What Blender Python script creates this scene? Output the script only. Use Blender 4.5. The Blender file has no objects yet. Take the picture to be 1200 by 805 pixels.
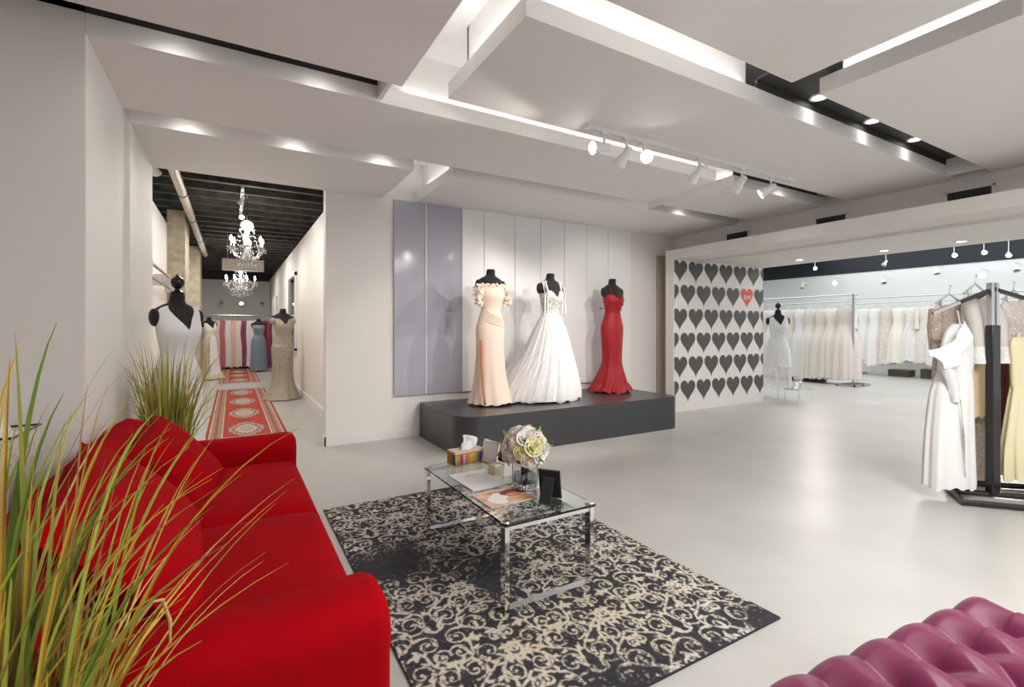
import bpy, bmesh, math, random
import numpy as np
from mathutils import Matrix, Vector
PI = math.pi
S = bpy.context.scene
C = S.collection
rng = random.Random(7)

# ------------------------------------------------------------------ camera, world, big lights, exposure
cam_d = bpy.data.cameras.new('camera'); cam = bpy.data.objects.new('camera', cam_d); C.objects.link(cam)
cam.location = (0, 0, 1.4); cam.rotation_euler = (PI/2, 0, -math.radians(30.1))
cam_d.sensor_width = 36; cam_d.lens = 565/1200*36; cam_d.shift_y = -18.5/1200
cam_d.clip_start = 0.05; cam_d.clip_end = 100
S.camera = cam
S.view_settings.view_transform = 'Standard'; S.view_settings.look = 'None'
S.view_settings.gamma = 1; S.view_settings.exposure = 0.62
S.cycles.use_denoising = True
S.cycles.max_bounces = 8; S.cycles.diffuse_bounces = 5; S.cycles.glossy_bounces = 4
S.cycles.transmission_bounces = 8; S.cycles.transparent_max_bounces = 12
S.cycles.caustics_reflective = False; S.cycles.caustics_refractive = False
S.cycles.sample_clamp_indirect = 6
W = bpy.data.worlds.new('World'); S.world = W; W.use_nodes = True
W.node_tree.nodes['Background'].inputs[0].default_value = (0.95, 0.97, 1.0, 1)
W.node_tree.nodes['Background'].inputs[1].default_value = 0.75

def area(name, loc, size, power, color=(1, .95, .88), rot=(0, 0, 0), sizey=None, spread=None):
    l = bpy.data.lights.new(name, 'AREA'); l.energy = power; l.color = color; l.size = size
    if sizey: l.shape = 'RECTANGLE'; l.size_y = sizey
    if spread: l.spread = spread
    o = bpy.data.objects.new(name, l); C.objects.link(o); o.location = loc; o.rotation_euler = rot
    return o
def spot(name, loc, target, power, angle=50, blend=.6, color=(1, .94, .86), r=.03):
    l = bpy.data.lights.new(name, 'SPOT'); l.energy = power; l.color = color
    l.spot_size = math.radians(angle); l.spot_blend = blend; l.shadow_soft_size = r
    o = bpy.data.objects.new(name, l); C.objects.link(o); o.location = loc
    o.rotation_euler = (Vector(target)-Vector(loc)).to_track_quat('-Z', 'Y').to_euler()
    return o
# ceiling lamps of the showroom, plus area lights in the hall and bridal room (large soft sources at ceiling height)
area('ceiling_lamp_front', (2.6, -1.2, 2.98), 2.4, 105, (1, .985, .96))
area('ceiling_lamp_middle', (3.2, .1, 2.98), 1.2, 44, (1, .985, .96))
for y in (7.5, 10.5, 13.5, 17.0):
    area('hall_area_light', (0.1, y, 3.2), .9, 20, (1, .95, .88))  # soft area lights spaced along the hall, no fixture modelled
for x, y in ((12.0, 1.0), (12.2, 5.0), (12.0, 8.5), (15.2, 3.0), (15.2, 6.8)):
    area('bridal_room_fill', (x, y, 3.9), 4.2, 74, (.98, 1, 1))  # added fill raising the bridal room's overall brightness, no real fixture
# cove strips lying on top of the ceiling slabs, shining up
for x, y, sx, sy, p in ((1.37, 2.63, .05, .85, 9), (2.35, 2.18, 1.8, .05, 16), (3.2, 3.125, 3.2, .05, 14), (2.8, 3.525, 3.4, .05, 16), (3.59, 1.35, .05, .8, 7),
                        (2.095, 5.4, .05, .9, 6), (3.4, 4.84, 2.6, .05, 11), (4.98, 4.0, .05, .85, 6), (.93, 2.63, .05, .85, 7), (2.1, 1.78, 2.0, .05, 12), (1.57, 5.4, .05, .9, 5)):
    area('cove_strip', (x, y, 3.16), sx, p*.095, (1, .98, .95), (PI, 0, 0), sy)

# ------------------------------------------------------------------ materials
def mat(name, col, rough=.5, metal=0, noise=0, nscale=8, bump=0, bscale=60, trans=0, emit=0, alpha=1, sheen=0, spec=None, ior=1.45, coat=0, col2=None, stretch=None, bdist=.003, attr=None):
    m = bpy.data.materials.new(name); m.use_nodes = True; nt = m.node_tree; b = nt.nodes['Principled BSDF']
    b.inputs['Base Color'].default_value = (*col, 1); b.inputs['Roughness'].default_value = rough; b.inputs['Metallic'].default_value = metal
    b.inputs['Transmission Weight'].default_value = trans; b.inputs['IOR'].default_value = ior
    b.inputs['Alpha'].default_value = alpha; b.inputs['Sheen Weight'].default_value = sheen; b.inputs['Coat Weight'].default_value = coat
    if spec is not None: b.inputs['Specular IOR Level'].default_value = spec
    if emit:
        b.inputs['Emission Color'].default_value = (*col, 1); b.inputs['Emission Strength'].default_value = emit
    def coords(sc):
        tc = nt.nodes.new('ShaderNodeTexCoord'); mp = nt.nodes.new('ShaderNodeMapping'); nt.links.new(tc.outputs['Object'], mp.inputs['Vector'])
        if stretch: mp.inputs['Scale'].default_value = stretch
        n = nt.nodes.new('ShaderNodeTexNoise'); n.inputs['Scale'].default_value = sc; n.inputs['Detail'].default_value = 5
        nt.links.new(mp.outputs['Vector'], n.inputs['Vector']); return n
    if attr:
        a = nt.nodes.new('ShaderNodeAttribute'); a.attribute_name = attr; nt.links.new(a.outputs['Color'], b.inputs['Base Color'])
    elif noise or col2:
        n = coords(nscale); r = nt.nodes.new('ShaderNodeValToRGB'); nt.links.new(n.outputs['Fac'], r.inputs['Fac'])
        c2 = col2 or tuple(min(1, c*(1-noise)) for c in col)
        r.color_ramp.elements[0].position = .35; r.color_ramp.elements[1].position = .68
        r.color_ramp.elements[0].color = (*c2, 1); r.color_ramp.elements[1].color = (*col, 1)
        nt.links.new(r.outputs['Color'], b.inputs['Base Color'])
    if bump:
        n = coords(bscale); bp = nt.nodes.new('ShaderNodeBump'); bp.inputs['Strength'].default_value = bump; bp.inputs['Distance'].default_value = bdist
        nt.links.new(n.outputs['Fac'], bp.inputs['Height']); nt.links.new(bp.outputs['Normal'], b.inputs['Normal'])
    return m
def lace_mat(name, col, col2, scale=45, rough=.55, alpha_holes=0, metal=0):
    m = mat(name, col, rough, metal); nt = m.node_tree; b = nt.nodes['Principled BSDF']
    tc = nt.nodes.new('ShaderNodeTexCoord'); v = nt.nodes.new('ShaderNodeTexVoronoi'); v.inputs['Scale'].default_value = scale
    n = nt.nodes.new('ShaderNodeTexNoise'); n.inputs['Scale'].default_value = scale*.35; n.inputs['Detail'].default_value = 4
    nt.links.new(tc.outputs['Object'], n.inputs['Vector'])
    mx = nt.nodes.new('ShaderNodeMixRGB'); mx.inputs[0].default_value = .12
    nt.links.new(tc.outputs['Object'], mx.inputs[1]); nt.links.new(n.outputs['Color'], mx.inputs[2]); nt.links.new(mx.outputs[0], v.inputs['Vector'])
    r = nt.nodes.new('ShaderNodeValToRGB'); r.color_ramp.elements[0].position = .2; r.color_ramp.elements[1].position = .55
    r.color_ramp.elements[0].color = (*col, 1); r.color_ramp.elements[1].color = (*col2, 1)
    nt.links.new(v.outputs['Distance'], r.inputs['Fac']); nt.links.new(r.outputs['Color'], b.inputs['Base Color'])
    bp = nt.nodes.new('ShaderNodeBump'); bp.inputs['Strength'].default_value = .6; bp.inputs['Distance'].default_value = .006; bp.invert = True
    nt.links.new(v.outputs['Distance'], bp.inputs['Height']); nt.links.new(bp.outputs['Normal'], b.inputs['Normal'])
    return m
M = {}
M['wall'] = mat('wall_paint', (.80, .775, .745), .6, bump=.03, bscale=90)
M['ceil'] = mat('ceiling_paint', (.83, .815, .80), .7)
M['wallcool'] = mat('cool_wall_paint', (.80, .83, .83), .6)
M['black'] = mat('black_paint', (.012, .011, .011), .6)
M['charcoal_paint'] = mat('charcoal_paint', (.05, .05, .048), .55)
M['navyblack'] = mat('navy_black_paint', (.018, .022, .032), .5)
M['joist'] = mat('black_joist', (.02, .019, .016), .7, col2=(.06, .058, .045), nscale=6, bump=.4, bscale=12, bdist=.02)
M['concrete'] = mat('raw_concrete', (.52, .45, .35), .85, noise=.3, nscale=9, bump=.2, bscale=30)
M['trim'] = mat('white_trim', (.80, .78, .76), .45)
M['tan'] = mat('tan_door_paint', (.40, .34, .27), .5)
M['vent'] = mat('dark_vent', (.03, .028, .025), .5)
M['white'] = mat('white_lacquer', (.82, .82, .81), .3)
M['lampwhite'] = mat('white_enamel', (.8, .8, .8), .25)
M['chrome'] = mat('chrome', (.82, .82, .82), .06, 1)
M['steel'] = mat('brushed_steel', (.55, .55, .55), .28, 1)
M['silver'] = mat('silver_frame', (.72, .69, .64), .25, 1)
M['blackmetal'] = mat('black_metal', (.012, .011, .010), .28, 0, coat=.3)
M['mannequin'] = mat('black_velvet_jersey', (.012, .011, .012), .85, sheen=.2)
M['ballblack'] = mat('black_gloss', (.01, .01, .01), .15)
M['platform'] = mat('charcoal_laminate', (.052, .053, .058), .28, noise=.12, nscale=3)
M['glow'] = mat('lamp_glow', (1, .97, .9), emit=30)
M['glowsoft'] = mat('downlight_glow', (1, .97, .92), emit=9)
M['glass'] = mat('clear_glass', (.98, .99, .985), .0, trans=1, ior=1.45)
M['glasstop'] = mat('table_glass', (.90, .97, .94), .0, trans=1, ior=1.5)
M['crystal'] = mat('crystal', (.95, .95, .95), .02, trans=.75, ior=1.6)
M['red'] = mat('red_upholstery', (.40, .0015, .006), .9, noise=.15, nscale=5, bump=.25, bscale=420, spec=.08, bdist=.002)
M['velvet'] = mat('magenta_velvet', (.155, .004, .052), .42, noise=.15, nscale=7, sheen=.15, bump=.1, bscale=300)
M['papier'] = mat('white_paper', (.85, .84, .83), .6)
M['gold'] = mat('pale_gold_card', (.62, .55, .40), .35, .5)
M['painted'] = mat('printed_surface', (.5, .5, .5), .6, attr='Col')
M['woven'] = mat('woven_pile', (.5, .5, .5), .95, attr='Col', bump=.5, bscale=500, bdist=.004)
M['heart'] = mat('grey_heart_vinyl', (.085, .082, .075), .5)
M['redheart'] = mat('coral_heart_vinyl', (.72, .10, .075), .5)
M['lilac'] = mat('lilac_grey_acrylic', (.44, .445, .525), .12, spec=.6, stretch=(1, 1, .2), noise=.06, nscale=2)
M['panelwhite'] = mat('white_acrylic', (.84, .835, .84), .32, spec=.4)
M['pot'] = mat('white_planter', (.8, .8, .78), .35)
M['soil'] = mat('dark_soil', (.03, .02, .012), .95, bump=.5, bscale=60)
M['petal'] = mat('cream_petal', (.90, .84, .74), .6, sheen=.2)
M['petalw'] = mat('white_petal', (.88, .86, .82), .6, sheen=.2)
M['petaly'] = mat('yellow_petal', (.82, .78, .42), .6, sheen=.2)
M['petalb'] = mat('blush_petal', (.88, .77, .68), .6, sheen=.2)
M['leaf'] = mat('green_leaf', (.09, .17, .035), .5)
M['leafpale'] = mat('pale_leaf', (.35, .42, .18), .5)
M['greenstem'] = mat('stem_green', (.12, .16, .05), .5)
M['mesh_silver'] = mat('silver_mesh', (.88, .84, .76), .4, 0, noise=.35, nscale=60, bump=.8, bscale=40, bdist=.01)
M['plastic'] = mat('clear_plastic', (.92, .92, .92), .12, alpha=.6, bump=.6, bscale=8, bdist=.03)
M['clearhanger'] = mat('clear_hanger', (.9, .9, .9), .1, trans=.5)
GB = [mat('grass_blade_%s' % n, c, .5, col2=c2, nscale=4, stretch=(1, 1, .6)) for n, c, c2 in (
    ('green', (.22, .30, .035), (.10, .17, .02)), ('olive', (.36, .34, .04), (.18, .20, .025)), ('gold', (.58, .38, .04), (.30, .17, .02)),
    ('lime', (.40, .42, .05), (.22, .28, .03)), ('straw', (.60, .46, .20), (.42, .30, .10)), ('russet', (.30, .13, .03), (.22, .14, .03)), ('yellow', (.62, .58, .12), (.42, .44, .08)))]
def polished_floor():
    m = mat('polished_concrete', (.60, .59, .56), .16); nt = m.node_tree; b = nt.nodes['Principled BSDF']
    tc = nt.nodes.new('ShaderNodeTexCoord')
    n1 = nt.nodes.new('ShaderNodeTexNoise'); n1.inputs['Scale'].default_value = 1.3; n1.inputs['Detail'].default_value = 6; n1.inputs['Roughness'].default_value = .55
    n2 = nt.nodes.new('ShaderNodeTexNoise'); n2.inputs['Scale'].default_value = 2.2; n2.inputs['Detail'].default_value = 6
    r = nt.nodes.new('ShaderNodeValToRGB'); r.color_ramp.elements[0].position = .2; r.color_ramp.elements[1].position = .8
    r.color_ramp.elements[0].color = (.43, .418, .39, 1); r.color_ramp.elements[1].color = (.53, .522, .497, 1)
    nt.links.new(tc.outputs['Object'], n1.inputs['Vector']); nt.links.new(tc.outputs['Object'], n2.inputs['Vector'])
    nt.links.new(n1.outputs['Fac'], r.inputs['Fac']); nt.links.new(r.outputs['Color'], b.inputs['Base Color'])
    mr = nt.nodes.new('ShaderNodeMapRange'); mr.inputs['From Min'].default_value = .1; mr.inputs['From Max'].default_value = .9
    mr.inputs['To Min'].default_value = .285; mr.inputs['To Max'].default_value = .36
    nt.links.new(n2.outputs['Fac'], mr.inputs['Value']); nt.links.new(mr.outputs['Result'], b.inputs['Roughness'])
    return m
M['floor'] = polished_floor()

# ------------------------------------------------------------------ mesh helpers
ROOT = {}
ZM = ([0, 1.0, 1.13, 1.46, 1.535, 1.61, 1.67, 2.2], [0, 1.02, 1.17, 1.525, 1.59, 1.637, 1.67, 2.2]); ZMAP = set()
class MB:
    def __init__(s): s.v = []; s.f = []
    def add(s, vs, fs):
        o = len(s.v); s.v += [tuple(p) for p in vs]; s.f += [tuple(i+o for i in f) for f in fs]; return s
    def box(s, x0, x1, y0, y1, z0, z1):
        return s.add([(x0, y0, z0), (x1, y0, z0), (x1, y1, z0), (x0, y1, z0), (x0, y0, z1), (x1, y0, z1), (x1, y1, z1), (x0, y1, z1)],
                     [(0, 3, 2, 1), (4, 5, 6, 7), (0, 1, 5, 4), (1, 2, 6, 5), (2, 3, 7, 6), (3, 0, 4, 7)])
    def loft(s, rings, cap0=True, cap1=True, closed=True):
        n = len(rings[0]); vs = [p for r in rings for p in r]; fs = []
        for i in range(len(rings)-1):
            for j in range(n if closed else n-1):
                k = (j+1) % n; fs.append((i*n+j, i*n+k, (i+1)*n+k, (i+1)*n+j))
        if cap0: fs.append(tuple(range(n-1, -1, -1)))
        if cap1: fs.append(tuple((len(rings)-1)*n+j for j in range(n)))
        return s.add(vs, fs)
    def lathe(s, prof, n=24, c=(0, 0, 0), caps=True):
        return s.loft([[(c[0]+r*math.cos(2*PI*j/n), c[1]+r*math.sin(2*PI*j/n), c[2]+z) for j in range(n)] for r, z in prof], caps, caps)
    def tube(s, pts, r, n=8, closed=False, square=False):
        pts = [Vector(p) for p in pts]; rings = []; m = len(pts); up = Vector((0, 0, 1))
        for i, p in enumerate(pts):
            if closed: d = (pts[(i+1) % m]-pts[i-1])
            else: d = pts[min(i+1, m-1)]-pts[max(i-1, 0)]
            d.normalize(); a = up if abs(d.z) < .95 else Vector((1, 0, 0))
            u = d.cross(a).normalized(); w = d.cross(u).normalized(); rr = r[i] if isinstance(r, (list, tuple)) else r
            rings.append([tuple(p+(u*math.cos(t)+w*math.sin(t))*rr) for t in [2*PI*(k+(.5 if square else 0))/n for k in range(n)]])
        if closed: rings.append(rings[0]); return s.loft(rings, False, False)
        return s.loft(rings)
    def ball(s, c, r, n=16, m=10):
        r = r if isinstance(r, (tuple, list)) else (r, r, r)
        rings = []
        for i in range(m+1):
            a = -PI/2+PI*max(.02, min(m-.02, i))/m
            rings.append([(c[0]+r[0]*math.cos(a)*math.cos(2*PI*j/n), c[1]+r[1]*math.cos(a)*math.sin(2*PI*j/n), c[2]+r[2]*math.sin(a)) for j in range(n)])
        return s.loft(rings)
    def grid(s, fn, nu, nv):
        vs = [fn(i/(nu-1), j/(nv-1)) for j in range(nv) for i in range(nu)]
        return s.add(vs, [(j*nu+i, j*nu+i+1, (j+1)*nu+i+1, (j+1)*nu+i) for j in range(nv-1) for i in range(nu-1)])
    def prism(s, poly, z0, z1):
        n = len(poly); return s.add([(x, y, z0) for x, y in poly]+[(x, y, z1) for x, y in poly],
              [tuple(range(n-1, -1, -1)), tuple(range(n, 2*n))]+[(i, (i+1) % n, n+(i+1) % n, n+i) for i in range(n)])
    def xf(s, mt, start=0):
        s.v[start:] = [tuple(mt @ Vector(p)) for p in s.v[start:]]; return s
def root_name(o):
    while o.parent: o = o.parent
    return o.name
def build(name, mb, m, parent=None, smooth=35, bevel=0, local=False, seg=2, kind=None, label=None, solid=0):
    if parent is not None and not local:
        inv = ROOT[parent.name].inverted(); vs = [tuple(inv @ Vector(p)) for p in mb.v]
    else: vs = mb.v
    if local and parent is not None and root_name(parent) in ZMAP: vs = [(x, y, float(np.interp(z, ZM[0], ZM[1]))) for x, y, z in vs]
    me = bpy.data.meshes.new(name); me.from_pydata(vs, [], mb.f); me.materials.append(M[m] if isinstance(m, str) else m)
    bm = bmesh.new(); bm.from_mesh(me); bmesh.ops.recalc_face_normals(bm, faces=bm.faces)
    if smooth:
        for f in bm.faces: f.smooth = True
        lim = math.radians(smooth)
        for e in bm.edges:
            if len(e.link_faces) == 2 and e.calc_face_angle(0) > lim: e.smooth = False
    bm.to_mesh(me); bm.free()
    o = bpy.data.objects.new(name, me); C.objects.link(o)
    if parent is not None: o.parent = parent; ROOT[o.name] = ROOT[parent.name]
    else: ROOT[o.name] = Matrix()
    if bevel:
        b = o.modifiers.new('bevel', 'BEVEL'); b.width = bevel; b.segments = seg; b.limit_method = 'ANGLE'; b.harden_normals = False
    if solid:
        sm = o.modifiers.new('solid', 'SOLIDIFY'); sm.thickness = solid; sm.offset = 0
    if kind: o['kind'] = kind
    if label: o['label'] = label
    return o
def tag(o, label, cat, group=None):
    o['label'] = label; o['category'] = cat
    if group: o['group'] = group
    return o
def thing(name, label, cat, loc=(0, 0, 0), rotz=0, group=None):
    o = bpy.data.objects.new(name, None); C.objects.link(o); o.location = loc; o.rotation_euler = (0, 0, rotz)
    o.empty_display_size = .1
    ROOT[o.name] = Matrix.Translation(loc) @ Matrix.Rotation(rotz, 4, 'Z')
    return tag(o, label, cat, group)
def struct(name, mb=None, m=None, **k):
    if mb is None:
        o = bpy.data.objects.new(name, None); C.objects.link(o); ROOT[o.name] = Matrix()
    else: o = build(name, mb, m, **k)
    o['kind'] = 'structure'; return o
def copy_part(o, parent):
    c = o.copy(); C.objects.link(c); c.parent = parent; ROOT[c.name] = ROOT[parent.name]
    for ch in o.children: copy_part(ch, c)
    return c
def dup(root, loc, rotz, label=None):
    r = root.copy(); C.objects.link(r); r.location = loc; r.rotation_euler = (0, 0, rotz)
    ROOT[r.name] = Matrix.Translation(loc) @ Matrix.Rotation(rotz, 4, 'Z')
    if label: r['label'] = label
    for ch in list(root.children): copy_part(ch, r)
    return r
def paint(o, cols):
    a = o.data.color_attributes.new('Col', 'FLOAT_COLOR', 'POINT')
    c = np.ones((len(o.data.vertices), 4), np.float32); c[:, :3] = cols; a.data.foreach_set('color', c.ravel())
def painted_grid(name, fn, nu, nv, colfn, parent, m='painted', **k):
    mb = MB().grid(fn, nu, nv); o = build(name, mb, m, parent, **k)
    u, v = np.meshgrid(np.linspace(0, 1, nu), np.linspace(0, 1, nv)); paint(o, colfn(u.ravel(), v.ravel())); return o
def catmull(pts, n):
    P = np.array(pts, float); m = len(P)-1; out = []
    for t in np.linspace(0, m, n):
        i = min(int(t), m-1); f = t-i
        p0, p1, p2, p3 = P[max(i-1, 0)], P[i], P[i+1], P[min(i+2, m)]
        out.append(.5*((2*p1)+(-p0+p2)*f+(2*p0-5*p1+4*p2-p3)*f*f+(-p0+3*p1-3*p2+p3)*f**3))
    return np.array(out)

# ------------------------------------------------------------------ setting
struct('floor', MB().box(-6, 21, -5, 22, -.1, 0), 'floor')
ZC, SL = 3.02, .115
ceiling = struct('ceiling')
def slab(x0, x1, y0, y1): build('ceiling_panel', MB().box(x0, x1, y0, y1, ZC, ZC+SL), 'ceil', ceiling)
for s in ((-3, 3.2, -5, 1.83), (3.535, 6.85, .834, 1.83), (3.535, 6.85, -5, .55), (-3, .985, 2.13, 3.175), (1.32, 6.85, 2.13, 3.175),
          (-.699, 4.62, 3.475, 4.51), (4.93, 6.85, 3.475, 4.51), (-.699, 1.615, 4.8, 6.03), (2.045, 6.85, 4.79, 6.03)): slab(*s)
build('recess_top', MB().box(-3, 7, -5, 6.2, 3.5, 3.6), 'ceil', ceiling)
for s in ((-3, .9, 3.175, 3.475), (3.29, 6.6, 1.83, 2.13), (4.94, 6.65, 3.175, 3.475), (4.94, 6.5, 4.51, 4.79)):
    build('dark_board', MB().box(*s, 3.2, 3.22), 'charcoal_paint', ceiling)
    for y in (s[2]-.02, s[3]): build('dark_side', MB().box(s[0], s[1], y, y+.02, ZC+SL+.001, 3.2), 'charcoal_paint', ceiling)
build('slot_board', MB().box(-.699, 1.6, 4.49, 4.82, 3.2, 3.22), 'ceil', ceiling)
for y in (4.48, 4.81): build('slot_side', MB().box(-.699, 1.6, y, y+.02, ZC+SL+.001, 3.2), 'ceil', ceiling)
build('slot_end', MB().box(6.6, 6.62, 1.83, 2.13, ZC, 3.2), 'ceil', ceiling)
for s in ((.9, .93, 3.175, 3.475), (4.94, 4.96, 4.51, 4.79)): build('slot_end', MB().box(*s, ZC+.02, 3.5), 'ceil', ceiling)
# plenum walls set back on top of the slabs
for s in ((1.42, 1.45, 2.2, 3.07), (1.42, 3.3, 2.23, 2.26), (3.64, 3.67, .9, 1.73), (.85, .88, 2.2, 3.1), (1.42, 4.9, 3.05, 3.08), (1.0, 4.6, 3.575, 3.6),
          (2.15, 2.18, 4.9, 6.03), (2.05, 4.9, 4.89, 4.92), (1.5, 1.53, 4.9, 6.03), (5.03, 5.06, 3.55, 4.45), (4.5, 4.53, 3.55, 4.45), (1.0, 3.2, 1.7, 1.73)):
    build('recess_side', MB().box(*s, ZC+SL, 3.5), 'ceil', ceiling)
# left wall with its ribbon, the wall beyond the portal
struct('wall_left', MB().box(-.9, -.7, 3.477, 4.51, 0, 3.2).box(-.9, -.73, 4.5, 4.81, 0, 3.3).box(-.9, -.7, 4.8, 6.03, 0, 3.2), 'wall')
struct('wall_front', MB().box(-3.2, -.703, 3.475, 3.65, 0, 3.6), 'wall')
struct('rear_light_block', MB().box(-3.2, 1.2, -3.6, -3.45, 0, 3.6), 'wall')  # unseen slab added behind the camera to keep daylight off the left wall
struct('wall_side', MB().box(-3.2, -3, -5, 3.5, 0, 3.6), 'wall')
wb = struct('wall_back', MB().box(.953, 7, 6.03, 6.2, 0, 3.6), 'wall')
struct('baseboard_back', MB().box(.938, 2.09, 6.015, 6.03, 0, .11).box(.938, .953, 6.015, 6.2, 0, .11), 'trim')
px = [1.761, 2.179, 2.69, 3.027, 3.524, 3.967, 4.407, 4.84, 5.282, 5.768]
for i in range(9):
    x0, x1 = px[i]+.0015, px[i+1]-.0015; lil = i < 2
    mb = MB().box(-(x1-x0)/2, (x1-x0)/2, -.009, .009, .535, 3.019)
    mb.xf(Matrix.Translation(((x0+x1)/2, 6.008 if lil else 6.0, 0)) @ Matrix.Rotation(math.radians(0 if lil else 1.2), 4, 'Z'))
    build('wall_panel', mb, 'lilac' if lil else 'panelwhite', wb, label='lilac grey glossy acrylic panel' if lil else None)
build('panel_seam', MB().box(2.172, 2.186, 5.985, 6.0, .535, 3.019), 'white', wb)
struct('door_1', MB().box(6.41, 7.0, 5.99, 6.035, 0, 2.66), 'tan')
wr = struct('wall_right', MB().box(6.85, 7.0, -5, 6.2, 2.5, 3.6), 'wall')
struct('trim_1', MB().box(6.3, 8.75, -5, 5.72, 2.535, 2.687), 'wall')                        # deep beam over the opening to the bridal room
# heart wall
hw = struct('wall_hearts', MB().box(6.3, 8.75, 5.55, 5.72, 0, 2.535), 'wall')
def heart_poly(w, h, n=40, clip=None):
    pts = []
    for k in range(n):
        t = 2*PI*k/n
        x = 16*math.sin(t)**3/16*w/2; y = (13*math.cos(t)-5*math.cos(2*t)-2*math.cos(3*t)-math.cos(4*t))
        y = (y+17)/29.2; y = y**.93*h-h/2
        if clip: x = max(clip[0], min(clip[1], x))
        pts.append((x, y))
    return pts
HX0, HX1 = 6.32, 8.748
for r in range(6):
    zc = 2.345-r*.402; off = 0 if r % 2 == 0 else -.2
    for k in range(8):
        xc = 6.447+off+k*.4
        if xc-.175 > HX1-.02 or xc+.175 < HX0+.02: continue
        poly = heart_poly(.362, .362, clip=(HX0-xc, HX1-xc)); isred = (r == 1 and k == 5)
        mb = MB().prism(poly, 0, .004); mb.xf(Matrix.Translation((xc, 5.55, zc)) @ Matrix.Rotation(PI/2, 4, 'X'))
        h = build('heart', mb, 'redheart' if isred else 'heart', hw, smooth=0, label='single coral red heart with white script lettering' if isred else None)
        if isred:
            cu = bpy.data.curves.new('lettering', 'FONT'); cu.body = 'Best'; cu.size = .125; cu.shear = .35; cu.extrude = .001; cu.align_x = 'CENTER'; cu.align_y = 'CENTER'
            cu.materials.append(M['white']); t = bpy.data.objects.new('lettering', cu); C.objects.link(t); t.parent = h
            t.location = (xc, 5.544, zc+.02); t.rotation_euler = (PI/2, math.radians(-8), 0); ROOT[t.name] = ROOT[h.name]
vents = (('air vent grille on the upper wall nearest the camera', 2.02, 2.828), ('middle air vent grille on the upper wall above the beam', 3.404, 2.815), ('small air vent grille farthest along the upper wall, over the heart wall', 4.77, 2.835))
for lab, y, z in vents:
    t = thing('air_vent', 'dark slatted '+lab, 'vent', (6.85, y, z), 0, 'air vents above the beam')
    build('vent_frame', MB().box(-.012, 0, -.21, .21, -.10, -.085).box(-.012, 0, -.21, .21, .055, .07).box(-.012, 0, -.21, -.18, -.1, .07).box(-.012, 0, .18, .21, -.1, .07), 'wall', t, local=True)
    build('vent_backing', MB().box(-.004, 0, -.18, .18, -.085, .055), 'vent', t, local=True)
    for k in range(14): build('slat', MB().box(-.011, -.004, -.175+k*.0265, -.163+k*.0265, -.085, .055), 'charcoal_paint', t, local=True)
# downlights
def downlight(x, y, z, label, group, power=0, r=.045, target=None):
    t = thing('downlight', label, 'light', (x, y, z), 0, group)
    build('lamp_trim', MB().lathe([(r*1.45, 0), (r*1.4, -.012), (r, -.012), (r, -.002)], 20, caps=False), 'lampwhite', t, local=True)
    build('lamp_lens', MB().lathe([(r, -.004), (r*.3, -.006)], 16), 'glowsoft', t, local=True)
    if power: spot('downlight_beam', (x, y, z-.03), target or (x, y, 0), power, 110, 1.0, r=.07)
for i, x in enumerate((3.95, 4.80, 5.62)):
    downlight(x, 2.045, 3.2, ('first', 'second', 'third')[i]+' round downlight from the near end of the dark ceiling slot', 'downlights in the dark ceiling slot', 2.5, .05, (x, 2.08, 2.2))
sl = [(-.295, 3.36, 'long dark slot over the left wall, nearer the frame edge'), (.5, 3.36, 'long dark slot over the left wall, nearer the slot end'), (-.32, 4.72, 'slot before the hall, first from the left wall'), (.49, 4.72, 'slot before the hall, middle one'), (1.28, 4.72, 'slot before the hall, last one by the panels'), (5.55, 4.70, 'short dark slot near the heart wall'), (5.8, 3.38, 'dark slot behind the track light')]
for x, y, w in sl: downlight(x, y-.09, 3.2, 'hidden round downlight in the '+w, 'downlights hidden in ceiling slots', 6, .04, (x, y+.12, 2.5))
for x, y, w in ((6.96, 3.543, 'third in the front row'), (8.25, 3.374, 'second in the back row'), (7.0, 2.521, 'second in the front row'), (8.247, 2.505, 'first in the back row'), (6.964, 4.588, 'fourth in the front row, by the heart wall'), (8.155, 4.536, 'third in the back row, by the heart wall')):
    downlight(x, y, 2.536, 'round downlight under the white beam, '+w, 'downlights under the beam', 16, .05)
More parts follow.
